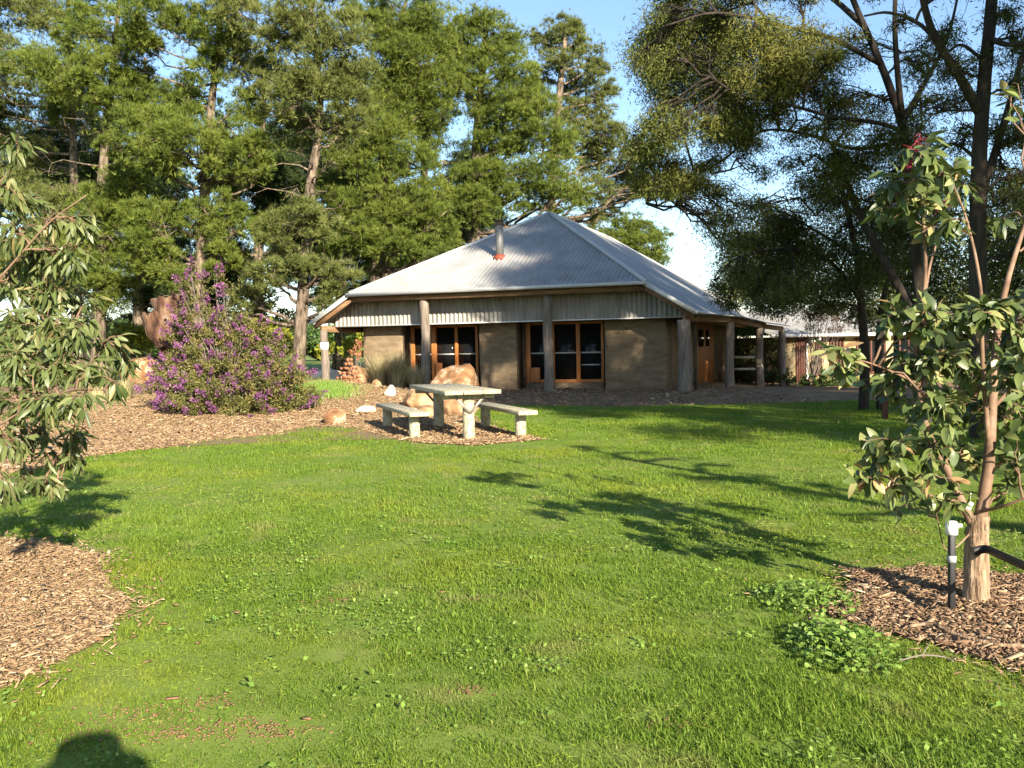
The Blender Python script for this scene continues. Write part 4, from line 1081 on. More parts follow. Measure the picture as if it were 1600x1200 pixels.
# darker low wattle by the driveway
branchy('wattle_tree', 'twin-stemmed dark wattle standing at the lawn edge beside the driveway', 'tree',
        [([(1349, 640), (1351, 560), (1346, 480), (1338, 400), (1322, 320), (1300, 250)], .12, .04),
         ([(1376, 640), (1372, 560), (1378, 480), (1392, 420, .3), (1410, 350, .5)], .10, .035),
         ([(1344, 470), (1318, 430, -.3), (1280, 400, -.5), (1220, 390, -.8), (1160, 400, -1)], .06, .02),
         ([(1338, 400), (1290, 370, .5), (1240, 340, .8)], .05, .02)], 21.0,
        [(1275, 305, 46, 30), (1215, 345, 40, 28), (1165, 385, 40, 26), (1220, 405, 56, 30), (1290, 400, 56, 34), (1330, 350, 46, 36), (1150, 430, 34, 20), (1185, 445, 50, 22), (1250, 448, 62, 28), (1315, 450, 50, 28), (1205, 478, 55, 14, 0, .9), (1270, 482, 50, 16, 0, .8), (1120, 450, 22, 14, 0, .6), (1140, 470, 30, 14, 0, .6), (1385, 320, 42, 36), (1365, 400, 40, 40), (1240, 360, 40, 26), (1410, 370, 36, 40), (1180, 320, 24, 16, 0, .5), (1310, 280, 36, 24, 0, .8)],
        MT['wattle_dark'], MT['bark_dark'], L=.10, W=.022, od=2.1, twigs=5)
branchy('wattle_tree', 'thick dark-trunked wattle with bare crooked limbs at far right', 'tree',
        [([(1533, 720), (1531, 600), (1529, 480), (1528, 300), (1536, 150), (1548, 20), (1556, -110)], .17, .07),
         ([(1531, 175), (1498, 118, -.3), (1455, 45, -.6), (1432, -50, -.8)], .085, .04),
         ([(1530, 310), (1556, 235, .3), (1578, 160, .5), (1604, 70, .6), (1650, -20, .8)], .075, .03),
         ([(1478, 85), (1440, 40, .2), (1390, 20, .4), (1350, 25, .6)], .04, .015),
         ([(1545, 60), (1580, 70, -.5), (1640, 60, -.8)], .05, .02),
         ([(1532, 90), (1500, 70, .6), (1470, 90, 1), (1440, 100, 1.2)], .03, .01),
         ([(1528, 250), (1490, 225, .5), (1450, 250, .8), (1420, 240, 1)], .03, .01)], 14.5,
        [(1560, 25, 34, 20, 0, .6), (1590, 130, 24, 30, 0, .6), (1500, 105, 26, 12, 0, .3), (1540, 95, 24, 14, 0, .4), (1465, 60, 26, 14, 0, .25), (1590, 60, 24, 20, 0, .5), *[(rng.uniform(1460, 1640), rng.uniform(20, 400), rng.uniform(26, 46), rng.uniform(18, 30), rng.uniform(-.5, 2), .35, .1) for _ in range(16)], (1620, 200, 40, 40), (1640, 100, 40, 40), (1560, -40, 60, 26), (1470, -30, 50, 22, 0, .6), (1610, 280, 34, 30, 0, .5), (1410, 30, 26, 14, 0, .3), (1500, 200, 24, 14, 0, .2), (1450, 180, 28, 16, 0, .2), (1590, 220, 24, 20, 0, .3)],
        MT['wattle_dark'], MT['bark_dark'], L=.08, W=.017, od=2.2, twigs=11)
# olive thicket behind, right of the driveway
for (lb, limbs, Yd, ms, mm) in [
    ('olive-green bushy tree filling the gap behind the twin-stemmed wattle', [([(1400, 610), (1400, 500), (1395, 400)], .12, .04)], 33,
     [(1385, 420, 46, 40), (1430, 440, 46, 44), (1400, 480, 50, 30), (1460, 400, 46, 40), (1350, 440, 36, 36), (1440, 350, 40, 34), (1390, 360, 36, 30), (1480, 460, 40, 40), (1345, 490, 30, 20)], MT['wattle']),
    ('dense brown-green tree at the right edge behind the gum', [([(1570, 610), (1570, 500), (1575, 400)], .14, .05)], 30,
     [(1540, 420, 46, 50), (1590, 380, 50, 50), (1580, 470, 50, 46), (1520, 480, 40, 40), (1630, 440, 50, 60), (1600, 310, 40, 34), (1530, 350, 30, 26), (1650, 350, 50, 50), (1560, 540, 60, 40), (1490, 540, 50, 36), (1620, 540, 50, 40)], MT['wattle']),
    ('dark rounded tree between the driveway posts and the low wattle', [([(1190, 600), (1190, 500), (1195, 440)], .12, .05)], 52,
     [(1175, 380, 36, 26), (1150, 420, 36, 26), (1200, 420, 40, 30), (1140, 455, 26, 18), (1180, 460, 46, 22), (1230, 450, 40, 26), (1215, 350, 30, 30), (1250, 400, 36, 36)], MT['wattle_dark'])]:
    branchy('tree', lb, 'tree', limbs, Yd, ms, mm, MT['bark_dark'], L=.16, W=.045, od=2.0, twigs=2)

# trees outside the frame on the right, whose shade falls on the lawn and the house
def shade_tree(label, x, y, h, rx, m, nm=22, od=1.3, low=.3, L=.2, W=.06):
    base = np.array([x, y, float(gz(x, y))]); t_ = thing('tree', label, 'tree', base)
    tm, cm = MB(), MB(); path = smooth_path([base - [0, 0, .2], base + [.1, 0, h * .4], base + [-.15, .1, h * .75], base + [0, 0, h * .95]], 5)
    trunk_mesh(tm, path, h * .02 + .06, .03, 10)
    for k in range(nm):
        zf = low + (1 - low) * rng.random(); e = rdir(1)[0]; env = math.sin(math.pi * min(.97, (zf - low) / (1 - low) * .8 + .15))
        c = base + np.array([e[0] * rx * env, e[1] * rx * env, zf * h]); a, fr = on_path(path, c[2] - .3 * rx * env)
        tm.tube(bend(a, c, 5, .08, .08), np.linspace(.06, .02, 5), 5, cap=False)
        r_ = rx * rng.uniform(.16, .3); frond_mass(cm, c, (r_, r_, r_ * .6), od, L, W)
    tm.build('trunk', MT['bark_dark'], t_, smooth=True); cm.build('crown', m, t_)
    return t_


shade_tree('small tree outside the right edge shading the middle of the lawn', 5.6, 4.3, 4.4, .85, MT['wattle'], 16, 1.0, .3, .12, .035)
shade_tree('tall spreading tree outside the right edge nearest the camera', 11.2, 4.2, 11.0, 3.6, MT['wattle'], 50, 1.5, .26)
shade_tree('broad dense tree outside the right edge level with the near bed', 14.8, 12.0, 20.5, 4.8, MT['wattle'], 80, 1.6, .22)
shade_tree('tall tree far outside the right edge shading the right roof slope', 21.5, 13.0, 21, 5.0, MT['wattle'], 60, 1.5, .3)
shade_tree('tall tree outside the right edge shading the house front', 18.0, 6.5, 22.5, 4.6, MT['wattle'], 70, 1.5, .25)
shade_tree('tall tree outside the right edge shading the driveway', 17.6, 0.0, 24.5, 4.6, MT['wattle'], 60, 1.5, .35)

# ------------------------------------------------------------------ foreground gums
def gum(name, label, limbs, Yd, clusters, m_leaf, L, W, droop, widest, sickle, hang, dens=1.5, bark=None):
    paths = []; tm, sm_, cm = MB(), MB(), MB()
    for k, (pts, r0, r1) in enumerate(limbs):
        w_ = np.array([P(q[0], q[1], Yd + (q[2] if len(q) > 2 else 0)) for q in pts]); path = smooth_path(w_, 7)
        if k == 0: path[0][2] = float(gz(path[0][0], path[0][1])) - .06
        paths.append(path); n = len(path); rad = np.linspace(r0, r1, n)
        if k == 0: rad[0] *= 1.25; rad[1] *= 1.12
        (tm if k == 0 else sm_).tube(path, rad, 14 if k == 0 else 8, .05 if k == 0 else .03)
    allp = np.concatenate([p_[len(p_) // 3:] for p_ in paths])
    base = paths[0][0].copy(); base[2] += .06
    t_ = thing(name, label, 'tree', base)
    for cl in clusters:
        px, py, rx, ry, n = cl[:5]; n = int(n * dens); rx *= 1.12; ry *= 1.15; dy = cl[5] if len(cl) > 5 and cl[5] is not None else rng.uniform(-.45, .45); tone = cl[6] if len(cl) > 6 else 0
        s_ = (Yd + dy) / F; c = P(px, py, Yd + dy); rad = np.array([rx, max(rx, ry) * .9, ry]) * s_
        i = int(np.argmin(np.linalg.norm(allp - c, axis=1) + .5 * np.maximum(0, allp[:, 2] - c[2]))); b_ = bend(allp[i], c, 7, .06, .06)
        sm_.tube(b_, np.linspace(.0085, .004, 7), 6, cap=False)
        ntw = max(2, n // 6)
        for j in range(ntw):
            e = c + in_ell(1, .4)[0] * rad; tw = bend(b_[rng.integers(3, 7)], e, 5, .08, .1); sm_.tube(tw, np.linspace(.0038, .0018, 5), 5, cap=False)
            q = max(1, n // ntw); tt = rng.uniform(.25, 1, q); pos = np.stack([np.interp(tt * 4, range(5), tw[:, a_]) for a_ in range(3)], 1)
            tdir = norm((tw[-1] - tw[0])[None, :].repeat(q, 0))
            d = norm(tdir * .5 + rdir(q) * .8 + np.array([0, 0, -hang]))
            nr_ = norm(rdir(q) * .75 + np.array([0, 0, .8]) + SUNV * .25)
            big_leaves(cm, pos + d * .012, d, L * (.6 + .65 * rng.random(q)), W * (.65 + .6 * rng.random(q)), np.clip(.42 + .27 * rng.standard_normal(q) + tone, 0, 1), nr_, droop, widest, sickle)
    tm.build('trunk', bark or MT['bark_gum'], t_, smooth=True); sm_.build('branch', MT['stem_pink'], t_, smooth=True)
    cm.build('crown', m_leaf, t_, smooth=True)
    return t_


rg = gum('gum_tree', 'young broad-leaved gum with pink stems and red blossom in the right foreground',
         [([(1524, 958), (1526, 900), (1527, 840), (1530, 805)], .078, .060),
          ([(1528, 830), (1505, 790, .02), (1478, 730, .1), (1452, 680, .15), (1436, 610, .1), (1428, 520, .0)], .034, .012),
          ([(1530, 820), (1543, 740, 0), (1548, 680, 0), (1552, 600, .05), (1560, 510, .1), (1574, 440, .1), (1592, 380, .15), (1612, 320, .2)], .04, .009),
          ([(1436, 610, .1), (1440, 510), (1446, 420, -.05), (1442, 330, -.1), (1436, 240, -.1)], .018, .006),
          ([(1440, 500), (1452, 420, .1), (1466, 372, .15)], .011, .005),
          ([(1545, 700), (1535, 560, -.1), (1532, 450, -.15), (1512, 350, -.1), (1490, 290, 0)], .016, .005),
          ([(1530, 800), (1570, 790, -.2), (1610, 775, -.3)], .012, .006),
          ([(1500, 785), (1440, 770, -.1), (1390, 745, -.1), (1345, 745, -.1)], .010, .004),
          ([(1436, 600), (1380, 575, -.2), (1320, 555, -.3)], .008, .004),
          ([(1548, 640), (1590, 600, .2), (1640, 560, .3)], .014, .006), ([(1520, 830), (1480, 860, -.1), (1462, 800, -.15)], .006, .003)],
         5.55,
         [(1438, 245, 34, 26, 24), (1410, 285, 42, 26, 26), (1470, 270, 42, 24, 24), (1490, 300, 34, 24, 18), (1440, 320, 48, 26, 34), (1395, 325, 30, 22, 14), (1500, 345, 22, 22, 10), (1460, 355, 36, 18, 16), (1580, 145, 18, 20, 8), (1560, 340, 22, 20, 6),
          (1305, 545, 24, 22, 12, -.3, .25), (1330, 570, 28, 18, 14, -.3, .15), (1365, 600, 34, 22, 16), (1395, 575, 30, 24, 18),
          (1405, 490, 40, 26, 30), (1450, 500, 44, 30, 40), (1500, 500, 46, 30, 40), (1550, 490, 44, 32, 42), (1590, 510, 34, 34, 30), (1440, 560, 46, 34, 48), (1495, 570, 50, 36, 54), (1545, 570, 46, 36, 50), (1590, 585, 36, 36, 36),
          (1420, 625, 44, 32, 44), (1475, 640, 50, 34, 52), (1530, 640, 46, 34, 44), (1580, 655, 40, 34, 34), (1400, 690, 40, 26, 28), (1450, 700, 44, 28, 34), (1500, 710, 44, 28, 30), (1585, 715, 34, 30, 22), (1370, 715, 26, 22, 18, None, .2), (1355, 745, 24, 18, 14, None, .28), (1400, 755, 34, 18, 16, None, .1), (1450, 765, 40, 18, 16, None, .15), (1500, 770, 30, 20, 12), (1475, 745, 24, 18, 5, -.5, .2), (1420, 790, 30, 14, 6), (1570, 770, 30, 18, 10),
          (1640, 500, 40, 60, 50), (1650, 620, 40, 60, 50), (1640, 400, 40, 40, 20)],
         MT['gum_leaf'], .098, .046, .32, .42, .06, .2, 2.0)
fm = MB()
for (px, py) in [(1435, 218), (1425, 235), (1440, 250), (1428, 262), (1445, 232), (1420, 255), (1408, 300), (1470, 320), (1432, 280)]:
    c = P(px, py, 5.5 + rng.uniform(-.1, .1)); n = 26
    p_ = c + rng.standard_normal((n, 3)) * .022; tri_leaves(fm, np.repeat(c[None], n, 0) + rng.standard_normal((n, 3)) * .015, norm(rdir(n) + np.array([0, 0, -.3])), .05 + .03 * rng.random(n), .006, rng.random(n))
fo = fm.build('blossom', MT['red'], rg); fo['kind'] = 'stuff'

gum('gum_tree', 'leafy narrow-leaved gum drooping into the left edge of the foreground',
    [([(-150, 900), (-140, 700), (-120, 550), (-110, 400), (-100, 260)], .06, .03),
     ([(-125, 580), (-40, 480, -.1), (30, 400, -.2), (80, 345, -.2), (135, 305, -.2)], .011, .003),
     ([(-130, 650), (-40, 600, 0), (50, 545, .1), (130, 520, .2), (190, 545, .2)], .010, .003),
     ([(-140, 720), (-50, 690, -.2), (40, 640, -.3), (110, 610, -.3), (170, 610, -.3)], .009, .003),
     ([(-110, 420), (-40, 330, .1), (20, 260, .2), (40, 220, .2)], .008, .0025),
     ([(-145, 760), (-60, 760, .2), (20, 745, .3), (90, 750, .3)], .012, .004)], 6.3,
    [(25, 225, 24, 20, 10), (12, 290, 26, 30, 12), (40, 320, 34, 24, 14), (25, 360, 36, 30, 20), (85, 345, 36, 24, 18), (130, 350, 22, 22, 12), (60, 395, 46, 30, 28), (110, 400, 36, 26, 20), (20, 430, 34, 34, 24), (75, 450, 44, 32, 28), (120, 455, 30, 26, 16),
     (25, 500, 36, 32, 28), (75, 510, 44, 30, 32), (120, 515, 40, 26, 24), (165, 535, 28, 22, 14), (195, 560, 22, 20, 12), (30, 560, 40, 32, 30), (85, 565, 44, 28, 30), (140, 575, 36, 26, 20), (180, 595, 24, 18, 8), (30, 620, 40, 30, 28), (80, 625, 40, 28, 26), (125, 625, 30, 20, 12), (60, 670, 40, 26, 20), (110, 680, 30, 24, 14), (20, 690, 34, 28, 18), (90, 715, 30, 20, 12), (25, 745, 34, 22, 16), (70, 755, 34, 14, 12), (10, 775, 30, 14, 10), (115, 710, 20, 20, 8),
     (-50, 350, 50, 60, 50), (-50, 500, 50, 60, 60), (-60, 640, 50, 60, 60), (-60, 250, 50, 50, 40), (-70, 760, 40, 30, 20)],
    MT['gum_leaf_l'], .115, .027, .25, .35, .14, .8, 5.6)

# stake, tie, tags beside the gum
sq = G(1487, 958)
stk = thing('garden_stake', 'black stake with a white cap standing beside the young gum trunk', 'garden stake', sq)
top = P(1487, 832, sq[1])[2]
MB().box((sq[0], sq[1], top / 2 - .04), (.034, .034, top + .06)).build('shaft', MT['black'], stk, bevel=.004)
cp = MB(); cp.tube([(sq[0], sq[1], top - .01), (sq[0], sq[1], top + .035), (sq[0], sq[1], top + .06), (sq[0], sq[1], top + .066)], [.034, .034, .032, .022], 14); cp.box((sq[0] + .042, sq[1], top + .04), (.03, .02, .018)); cp.build('cap', MT['white'], stk, smooth=False)
zt = P(1487, 873, sq[1])[2]; MB().box((sq[0], sq[1], zt), (.038, .038, .038)).build('tape_band', MT['grey'], stk)
tb = smooth_path([P(1522, 862, 5.47), P(1540, 858, 5.45), P(1560, 866, 5.3), P(1600, 884, 5.0), P(1660, 912, 4.6)], 6)
n = len(tb); tn = np.gradient(tb, axis=0); tn /= np.linalg.norm(tn, axis=1)[:, None]; sdv = norm(np.cross(tn, [0, 0, 1.0])); upv = np.cross(sdv, tn)
vv = np.stack([tb + sdv * .004 + upv * .024, tb - sdv * .004 + upv * .024, tb - sdv * .004 - upv * .024, tb + sdv * .004 - upv * .024], 1).reshape(-1, 3)
tm_ = MB().add(vv, [(i * 4 + j, i * 4 + (j + 1) % 4, i * 4 + 4 + (j + 1) % 4, i * 4 + 4 + j) for i in range(n - 1) for j in range(4)])
to = tm_.build('tree_tie', MT['black']); tag(to, 'black strap tie running right from the young gum trunk', 'strap')
wq = P(1515, 790, 5.42); wt = MB(); wt.box(wq, (.03, .012, .045), np.array([[.9, 0, .43], [0, 1, 0], [-.43, 0, .9]])); wt.tube([wq + [0, 0, .02], wq + [.02, .03, .06], wq + [.04, .06, .07]], .003, 5)
tag(wt.build('plant_tag', MT['white'], bevel=.004), 'small white tag hanging in the fork of the young gum', 'tag')
sp = G(1383, 655); MB_ = MB(); MB_.box((sp[0], sp[1], .33), (.10, .10, .86)); MB_.box((sp[0], sp[1], .765), (.11, .11, .02))
tag(MB_.build('timber_stake', MT['redwood'], bevel=.012), 'short red-brown timber stake right of the twin-stemmed wattle', 'stake')
tw = MB(); tw.tube(smooth_path([G(1405, 1052) + [0, 0, .06], G(1440, 1048) + [0, 0, .075], G(1475, 1046) + [0, 0, .06], G(1490, 1050) + [0, 0, .05]], 4), [.004] * 13, 5); tw.tube([G(1440, 1048) + [0, 0, .07], G(1452, 1030) + [0, 0, .08]], .003, 5)
tag(tw.build('twig', MT['bark_twig'], smooth=True), 'thin dry twig lying in the grass below the weeds', 'twig')
tw = MB(); tw.tube(smooth_path([G(1420, 990) + [0, 0, .04], G(1455, 992) + [0, 0, .06], G(1485, 1003) + [0, 0, .05], G(1550, 1018) + [0, 0, .04], G(1600, 1022) + [0, 0, .04]], 4), [.011] * 17, 6)
tag(tw.build('stick', MT['bark_gum'], smooth=True), 'long curved brown stick lying on the bark chips', 'stick')


# leafy weed clumps at the edge of the right bed
def weed_clump(label, px, py, rx, ry, n, h):
    c = G(px, py); s_ = c[1] / F; t_ = np.array([c[0], c[1], 0])
    mb, st_ = MB(), MB()
    a = in_ell(n, .0); x = c[0] + a[:, 0] * rx * s_; y = c[1] + a[:, 1] * ry * s_ * 6.0
    hh = h * (1 - .55 * (a[:, 0] ** 2 + a[:, 1] ** 2)) * (.3 + .7 * rng.random(n))
    pos = np.stack([x, y, gz(x, y) + hh], 1); d = norm(np.stack([rng.standard_normal(n), rng.standard_normal(n), .15 * rng.standard_normal(n)], 1))
    L = .034 * (.4 + .9 * rng.random(n))
    big_leaves(mb, pos, d, L, L * .85, np.clip(.5 + .22 * rng.standard_normal(n), 0, 1), norm(np.array([0, 0, 1.]) + rdir(n) * .4), .25, .55, 0)
    for k in range(0, n, 2): st_.tube([(x[k] - d[k][0] * .02, y[k] - d[k][1] * .02, float(gz(x[k], y[k]))), pos[k]], .0016, 3, cap=False)
    e = thing('weed_clump', label, 'weed', t_, 'leafy weeds beside the right mulch bed')
    mb.build('leaf', MT['weed'], e, smooth=True)['kind'] = 'stuff'
    st_.build('stem', MT['weed'], e)['kind'] = 'stuff'


weed_clump('broad-leaved weed clump at the upper corner of the right bark bed', 1262, 945, 85, 20, 560, .12)
weed_clump('bright round-leaved weed clump just below the right bark bed', 1318, 1022, 88, 22, 620, .14)

# ------------------------------------------------------------------ purple bush, stump, tussocks, shrubs
def shrub(name, label, cat, Yd, masses, m_leaf, L, W, od=1.8, base_px=None, m_stem=None, up=.3, flower=None, group=None, fl_od=.5):
    lm_, st_, fl_ = MB(), MB(), MB(); b = P(base_px, 560, Yd); b[2] = float(gz(b[0], b[1])); t_ = thing(name, label, cat, b, group)
    for ms in masses:
        px, py, rx, ry = ms[:4]; dy = ms[4] if len(ms) > 4 else rng.uniform(-.5, .5); s_ = (Yd + dy) / F; c = P(px, py, Yd + dy)
        rad = np.array([rx, max(rx, ry) * .8, ry]) * s_; o = od * (ms[5] if len(ms) > 5 else 1)
        c[2] = max(c[2], float(gz(c[0], c[1])) + rad[2] * .55)
        area = math.pi * rad[0] * rad[2]; n = int(area * o * 2 / (.5 * L * W)); ns = max(6, int(area * 34))
        sub = in_ell(ns, .55) * rad; k = rng.integers(0, ns, n)
        pos = c + sub[k] * (.72 + .33 * rng.random(n)[:, None]) + rng.standard_normal((n, 3)) * .05
        pos[:, 2] = np.maximum(pos[:, 2], gz(pos[:, 0], pos[:, 1]) + .03)
        d = norm(rdir(n) + sub[k] / rad.max() * .6 + np.array([0, 0, up]))
        dia_leaves(lm_, pos, d, L * (.6 + .8 * rng.random(n)), W * (.7 + .6 * rng.random(n)), np.clip(.45 + .15 * rng.standard_normal(ns)[k] + .15 * rng.standard_normal(n), 0, 1))
        for j in range(0, ns, 3): st_.tube(bend(b + np.array([0, 0, .05]) * (1 if len(masses) < 3 else 1), c + sub[j], 5, .05, .06), np.linspace(.018, .004, 5), 4, cap=False)
        if flower:
            fs = sub[rng.random(ns) < (ms[6] if len(ms) > 6 else .5)]
            for q in fs:
                if q[1] > rad[1] * .5: continue
                m2 = int(26 * fl_od * 2); dirn = norm((q / rad.max() + np.array([0, -.25, .5]))[None])[0]
                tt = rng.random(m2)[:, None]; pp = c + q * 1.03 + dirn * tt * .22 + rng.standard_normal((m2, 3)) * (.05 * (1.1 - tt))
                pp[:, 2] = np.maximum(pp[:, 2], gz(pp[:, 0], pp[:, 1]) + .04)
                dia_leaves(fl_, pp, norm(rdir(m2) + dirn), .055 + .02 * rng.random(m2), .034, np.clip(.5 + .25 * rng.standard_normal(m2), 0, 1))
    lm_.build('foliage', m_leaf, t_); st_.build('stem', m_stem or MT['bark_twig'], t_)
    if flower and fl_.n: fl_.build('blossom', flower, t_)['kind'] = 'stuff'
    return t_


shrub('flowering_bush', 'large rounded bush covered in purple blossom on the mulch left of the table', 'bush', 22.5,
      [(360, 605, 95, 46, -.6, 1, .5), (300, 600, 62, 46, -.3, 1, .6), (432, 607, 62, 42, -.2, 1, .45), (345, 555, 72, 44, 0, 1, .4), (420, 568, 58, 40, .2, 1, .5), (308, 505, 42, 36, .2, .85, .6), (352, 508, 42, 34, .3, .9, .4), (385, 530, 50, 34, .3, 1, .5), (266, 612, 42, 34, 0, 1, .8), (300, 455, 24, 30, .2, .3, .35), (335, 445, 20, 28, .3, .25, .3), (365, 455, 14, 22, .2, .2, .3), (470, 615, 30, 28, .1, .9, .4), (395, 635, 60, 22, -1, 1, .4), (310, 630, 60, 22, -.9, 1, .5), (295, 418, 8, 14, .2, .3, .8), (283, 545, 30, 40, .5, .8, .6), (268, 585, 30, 30, .2, .9, .6)],
      MT['bush'], .075, .03, od=1.5, base_px=350, flower=MT['purple'], fl_od=.75)

sb_ = P(272, 560, 24.0); sb_[2] = float(gz(sb_[0], sb_[1]))
stp = thing('tree_stump', 'weathered hollow tree stump standing behind the purple bush', 'stump', sb_)
for (nm, pts, r0, r1, sd) in (('stump_shell', [(285, 625), (282, 560), (270, 510), (258, 465)], .42, .32, 1), ('broken_limb', [(268, 540), (250, 520), (238, 490)], .32, .26, 2), ('broken_limb', [(292, 600), (288, 560), (283, 545)], .2, .15, 3)):
    path = smooth_path([P(px, py, 24.0 - .25 * sd) for px, py in pts], 5); n = len(path); mb = MB(); k = 22; v = []; th = np.linspace(0, 6.283, k, endpoint=False)
    prof = list(enumerate(np.linspace(r0, r1, n)))
    for shell in (1.0, .72):
        it = prof if shell == 1 else prof[::-1]
        for i, r_ in it:
            for a in th:
                rr = r_ * shell * (1 + .12 * mnoise.noise((math.cos(a) * 5 + sd, math.sin(a) * 5, i * .6)) + .26 * mnoise.noise((math.cos(a) * 1.4 + sd, math.sin(a) * 1.4, i * .25)) + .07 * math.sin(a * 7 + sd))
                jag = .16 * mnoise.noise((a * 2.1, sd * 3.3, 0)) if i == n - 1 else 0
                v.append((path[i][0] + rr * math.cos(a), path[i][1] + rr * math.sin(a), path[i][2] + jag + .25 * rr * math.cos(a)))
    tot = 2 * n; f = [(r2 * k + c, r2 * k + (c + 1) % k, (r2 + 1) * k + (c + 1) % k, (r2 + 1) * k + c) for r2 in range(tot - 1) for c in range(k)]
    mb.add(v, f).build(nm, MT['stump'], stp, smooth=True)


def tussock(label, px, pyb, wpx, hpx, n, Yd=None, m=None):
    c = G(px, pyb) if Yd is None else P(px, pyb, Yd); s_ = c[1] / F; mb = MB(); c[2] = float(gz(c[0], c[1]))
    a = rng.random(n) * 6.283; r_ = .16 * np.sqrt(rng.random(n)) * wpx * s_; b = np.stack([c[0] + r_ * np.cos(a), c[1] + r_ * np.sin(a), np.full(n, c[2])], 1)
    H_ = hpx * s_ * (.45 + .6 * rng.random(n)); lean = np.abs(rng.standard_normal(n)) * .32
    out = np.stack([np.cos(a), np.sin(a), np.zeros(n)], 1); m1 = b + (out * lean[:, None] * .6 + [0, 0, 1]) * (H_ * .55)[:, None]; tip = m1 + (out * (lean[:, None] * 2.2) + [0, 0, .85]) * (H_ * .45)[:, None]
    sd = np.stack([-np.sin(a), np.cos(a), np.zeros(n)], 1) * .014
    v = np.stack([b - sd, b + sd, m1 + sd * .7, m1 - sd * .7, tip], 1).reshape(-1, 3); base = np.arange(n)[:, None] * 5; o = mb.n
    var = np.clip(.55 + .28 * rng.standard_normal(n), 0, 1)
    mb.add(v, base + np.array([[0, 1, 2, 3]]), np.repeat(var, 5)); mb.f.append(base + np.array([[3, 2, 4]]) + o)
    return tag(mb.build('tussock_grass', m or MT['tussock']), label, 'tussock grass', 'tussock grasses in the garden beds')


tussock('straw-coloured tussock nearest the firewood in front of the wall', 592, 612, 60, 66, 420)
tussock('tall straw tussock in the middle of the wall clumps', 622, 612, 64, 72, 480)
tussock('green-based tussock leaning beside the left log post', 650, 614, 50, 50, 420)
tussock('pale arching tussock seen through the left gum leaves', 150, 628, 120, 72, 600)
tussock('low pale tussock by the orange rock and purple bush', 195, 625, 60, 40, 300)

shrub('shrub', 'yellow-green rounded shrub left of the hollow stump', 'shrub', 62, [(200, 520, 30, 18, 0), (222, 528, 26, 16, 0), (175, 535, 26, 12, 0), (210, 540, 40, 14, 0)], MT['yellow'], .22, .12, base_px=205)
shrub('shrub', 'bright yellow shrub between the left veranda post and pine trunk', 'shrub', 60, [(512, 540, 14, 12, 0), (508, 552, 16, 10, 0)], MT['yellow'], .22, .12, base_px=510)
shrub('shrub', 'yellow shrub seen behind the firewood pile', 'shrub', 58, [(552, 535, 18, 18, 0), (545, 550, 18, 10, 0), (565, 525, 14, 12, 0)], MT['yellow'], .22, .12, base_px=552)
shrub('shrub', 'red-leaved shrub behind the top of the firewood pile', 'shrub', 36.5, [(562, 540, 9, 9, 0), (558, 550, 12, 8, 0)], MT['firewood'], .09, .04, base_px=560)
shrub('shrub', 'yellow shrub behind the upper right side of the purple bush', 'shrub', 55, [(410, 510, 22, 14, 0), (440, 525, 18, 12, 0), (400, 530, 26, 14, 0)], MT['yellow'], .2, .11, base_px=415)
shrub('shrub', 'dark green undergrowth under the pines left of the pale bare trunk', 'shrub', 60, [(px, py, 26, 18, 0) for px, py in ((395, 500), (425, 515), (380, 530), (440, 540), (410, 470), (450, 500), (360, 505), (415, 540))], MT['wattle_dark'], .24, .12, base_px=410)
shrub('shrub', 'grey twiggy shrub left of the yellow-green shrub', 'shrub', 58, [(150, 500, 22, 30, 0, .4), (175, 490, 18, 30, 0, .35), (135, 530, 24, 20, 0, .5)], MT['brushy'], .2, .06, base_px=155)
shrub('shrub', 'dark leafy shrub in the shade between veranda posts', 'shrub', 42, [(1165, 560, 24, 40, 2), (1205, 560, 22, 40, 0), (1215, 590, 22, 18, -1), (1160, 590, 26, 16, 2)], MT['wattle_dark'], .12, .06, base_px=1190, od=1.6)
shrub('shrub', 'glossy green shrub against the cream outbuilding wall', 'shrub', 41, [(1298, 592, 24, 16, 0), (1308, 580, 14, 12, 0), (1290, 602, 24, 9, 0)], MT['green'], .16, .09, base_px=1298)
shrub('shrub', 'small green shrub at the foot of the white downpipe', 'shrub', 42, [(1252, 600, 16, 9, 0), (1262, 594, 10, 8, 0)], MT['green'], .14, .08, base_px=1255)
shrub('shrub', 'yellow-green low shrub beside the twin-stemmed wattle', 'shrub', 39, [(1335, 598, 18, 12, 0), (1325, 585, 12, 12, 0, .6)], MT['yellow'], .12, .05, base_px=1332)
shrub('shrub', 'bare reddish twiggy shrub rising over the outbuilding eave', 'shrub', 43, [(1272, 500, 18, 26, 0, .22), (1290, 490, 20, 22, 0, .3), (1262, 530, 14, 26, 0, .15), (1310, 505, 20, 16, 0, .3)], MT['brushy'], .12, .035, base_px=1268)
shrub('shrub', 'rust-red shrub behind the outbuilding roof', 'shrub', 56, [(1300, 490, 26, 14, 0), (1330, 485, 22, 16, 0), (1350, 500, 30, 14, 0), (1420, 495, 40, 16, 0)], MT['brushy'], .18, .09, base_px=1320)
for k, (px, lb) in enumerate([(60, 'low distant tree at the horizon left of the stump behind gum leaves'), (330, 'low distant tree at the horizon behind the purple bush'), (500, 'low distant tree at the horizon by the left veranda post'), (-100, 'low distant tree beyond the left edge'), (150, 'low distant tree on the horizon between the two leftmost trunks'), (245, 'low distant tree directly behind the hollow stump'), (420, 'low distant tree seen under the boughs left of the pale trunk'), (20, 'low distant tree on the horizon beside the leftmost trunk')]):
    shrub('distant_tree', lb, 'tree', 130, [(px + rng.uniform(-60, 60), rng.uniform(512, 548), rng.uniform(26, 50), rng.uniform(10, 18), rng.uniform(-5, 5)) for _ in range(14)], MT['green'], .6, .35, base_px=px, group='low trees on the far horizon')

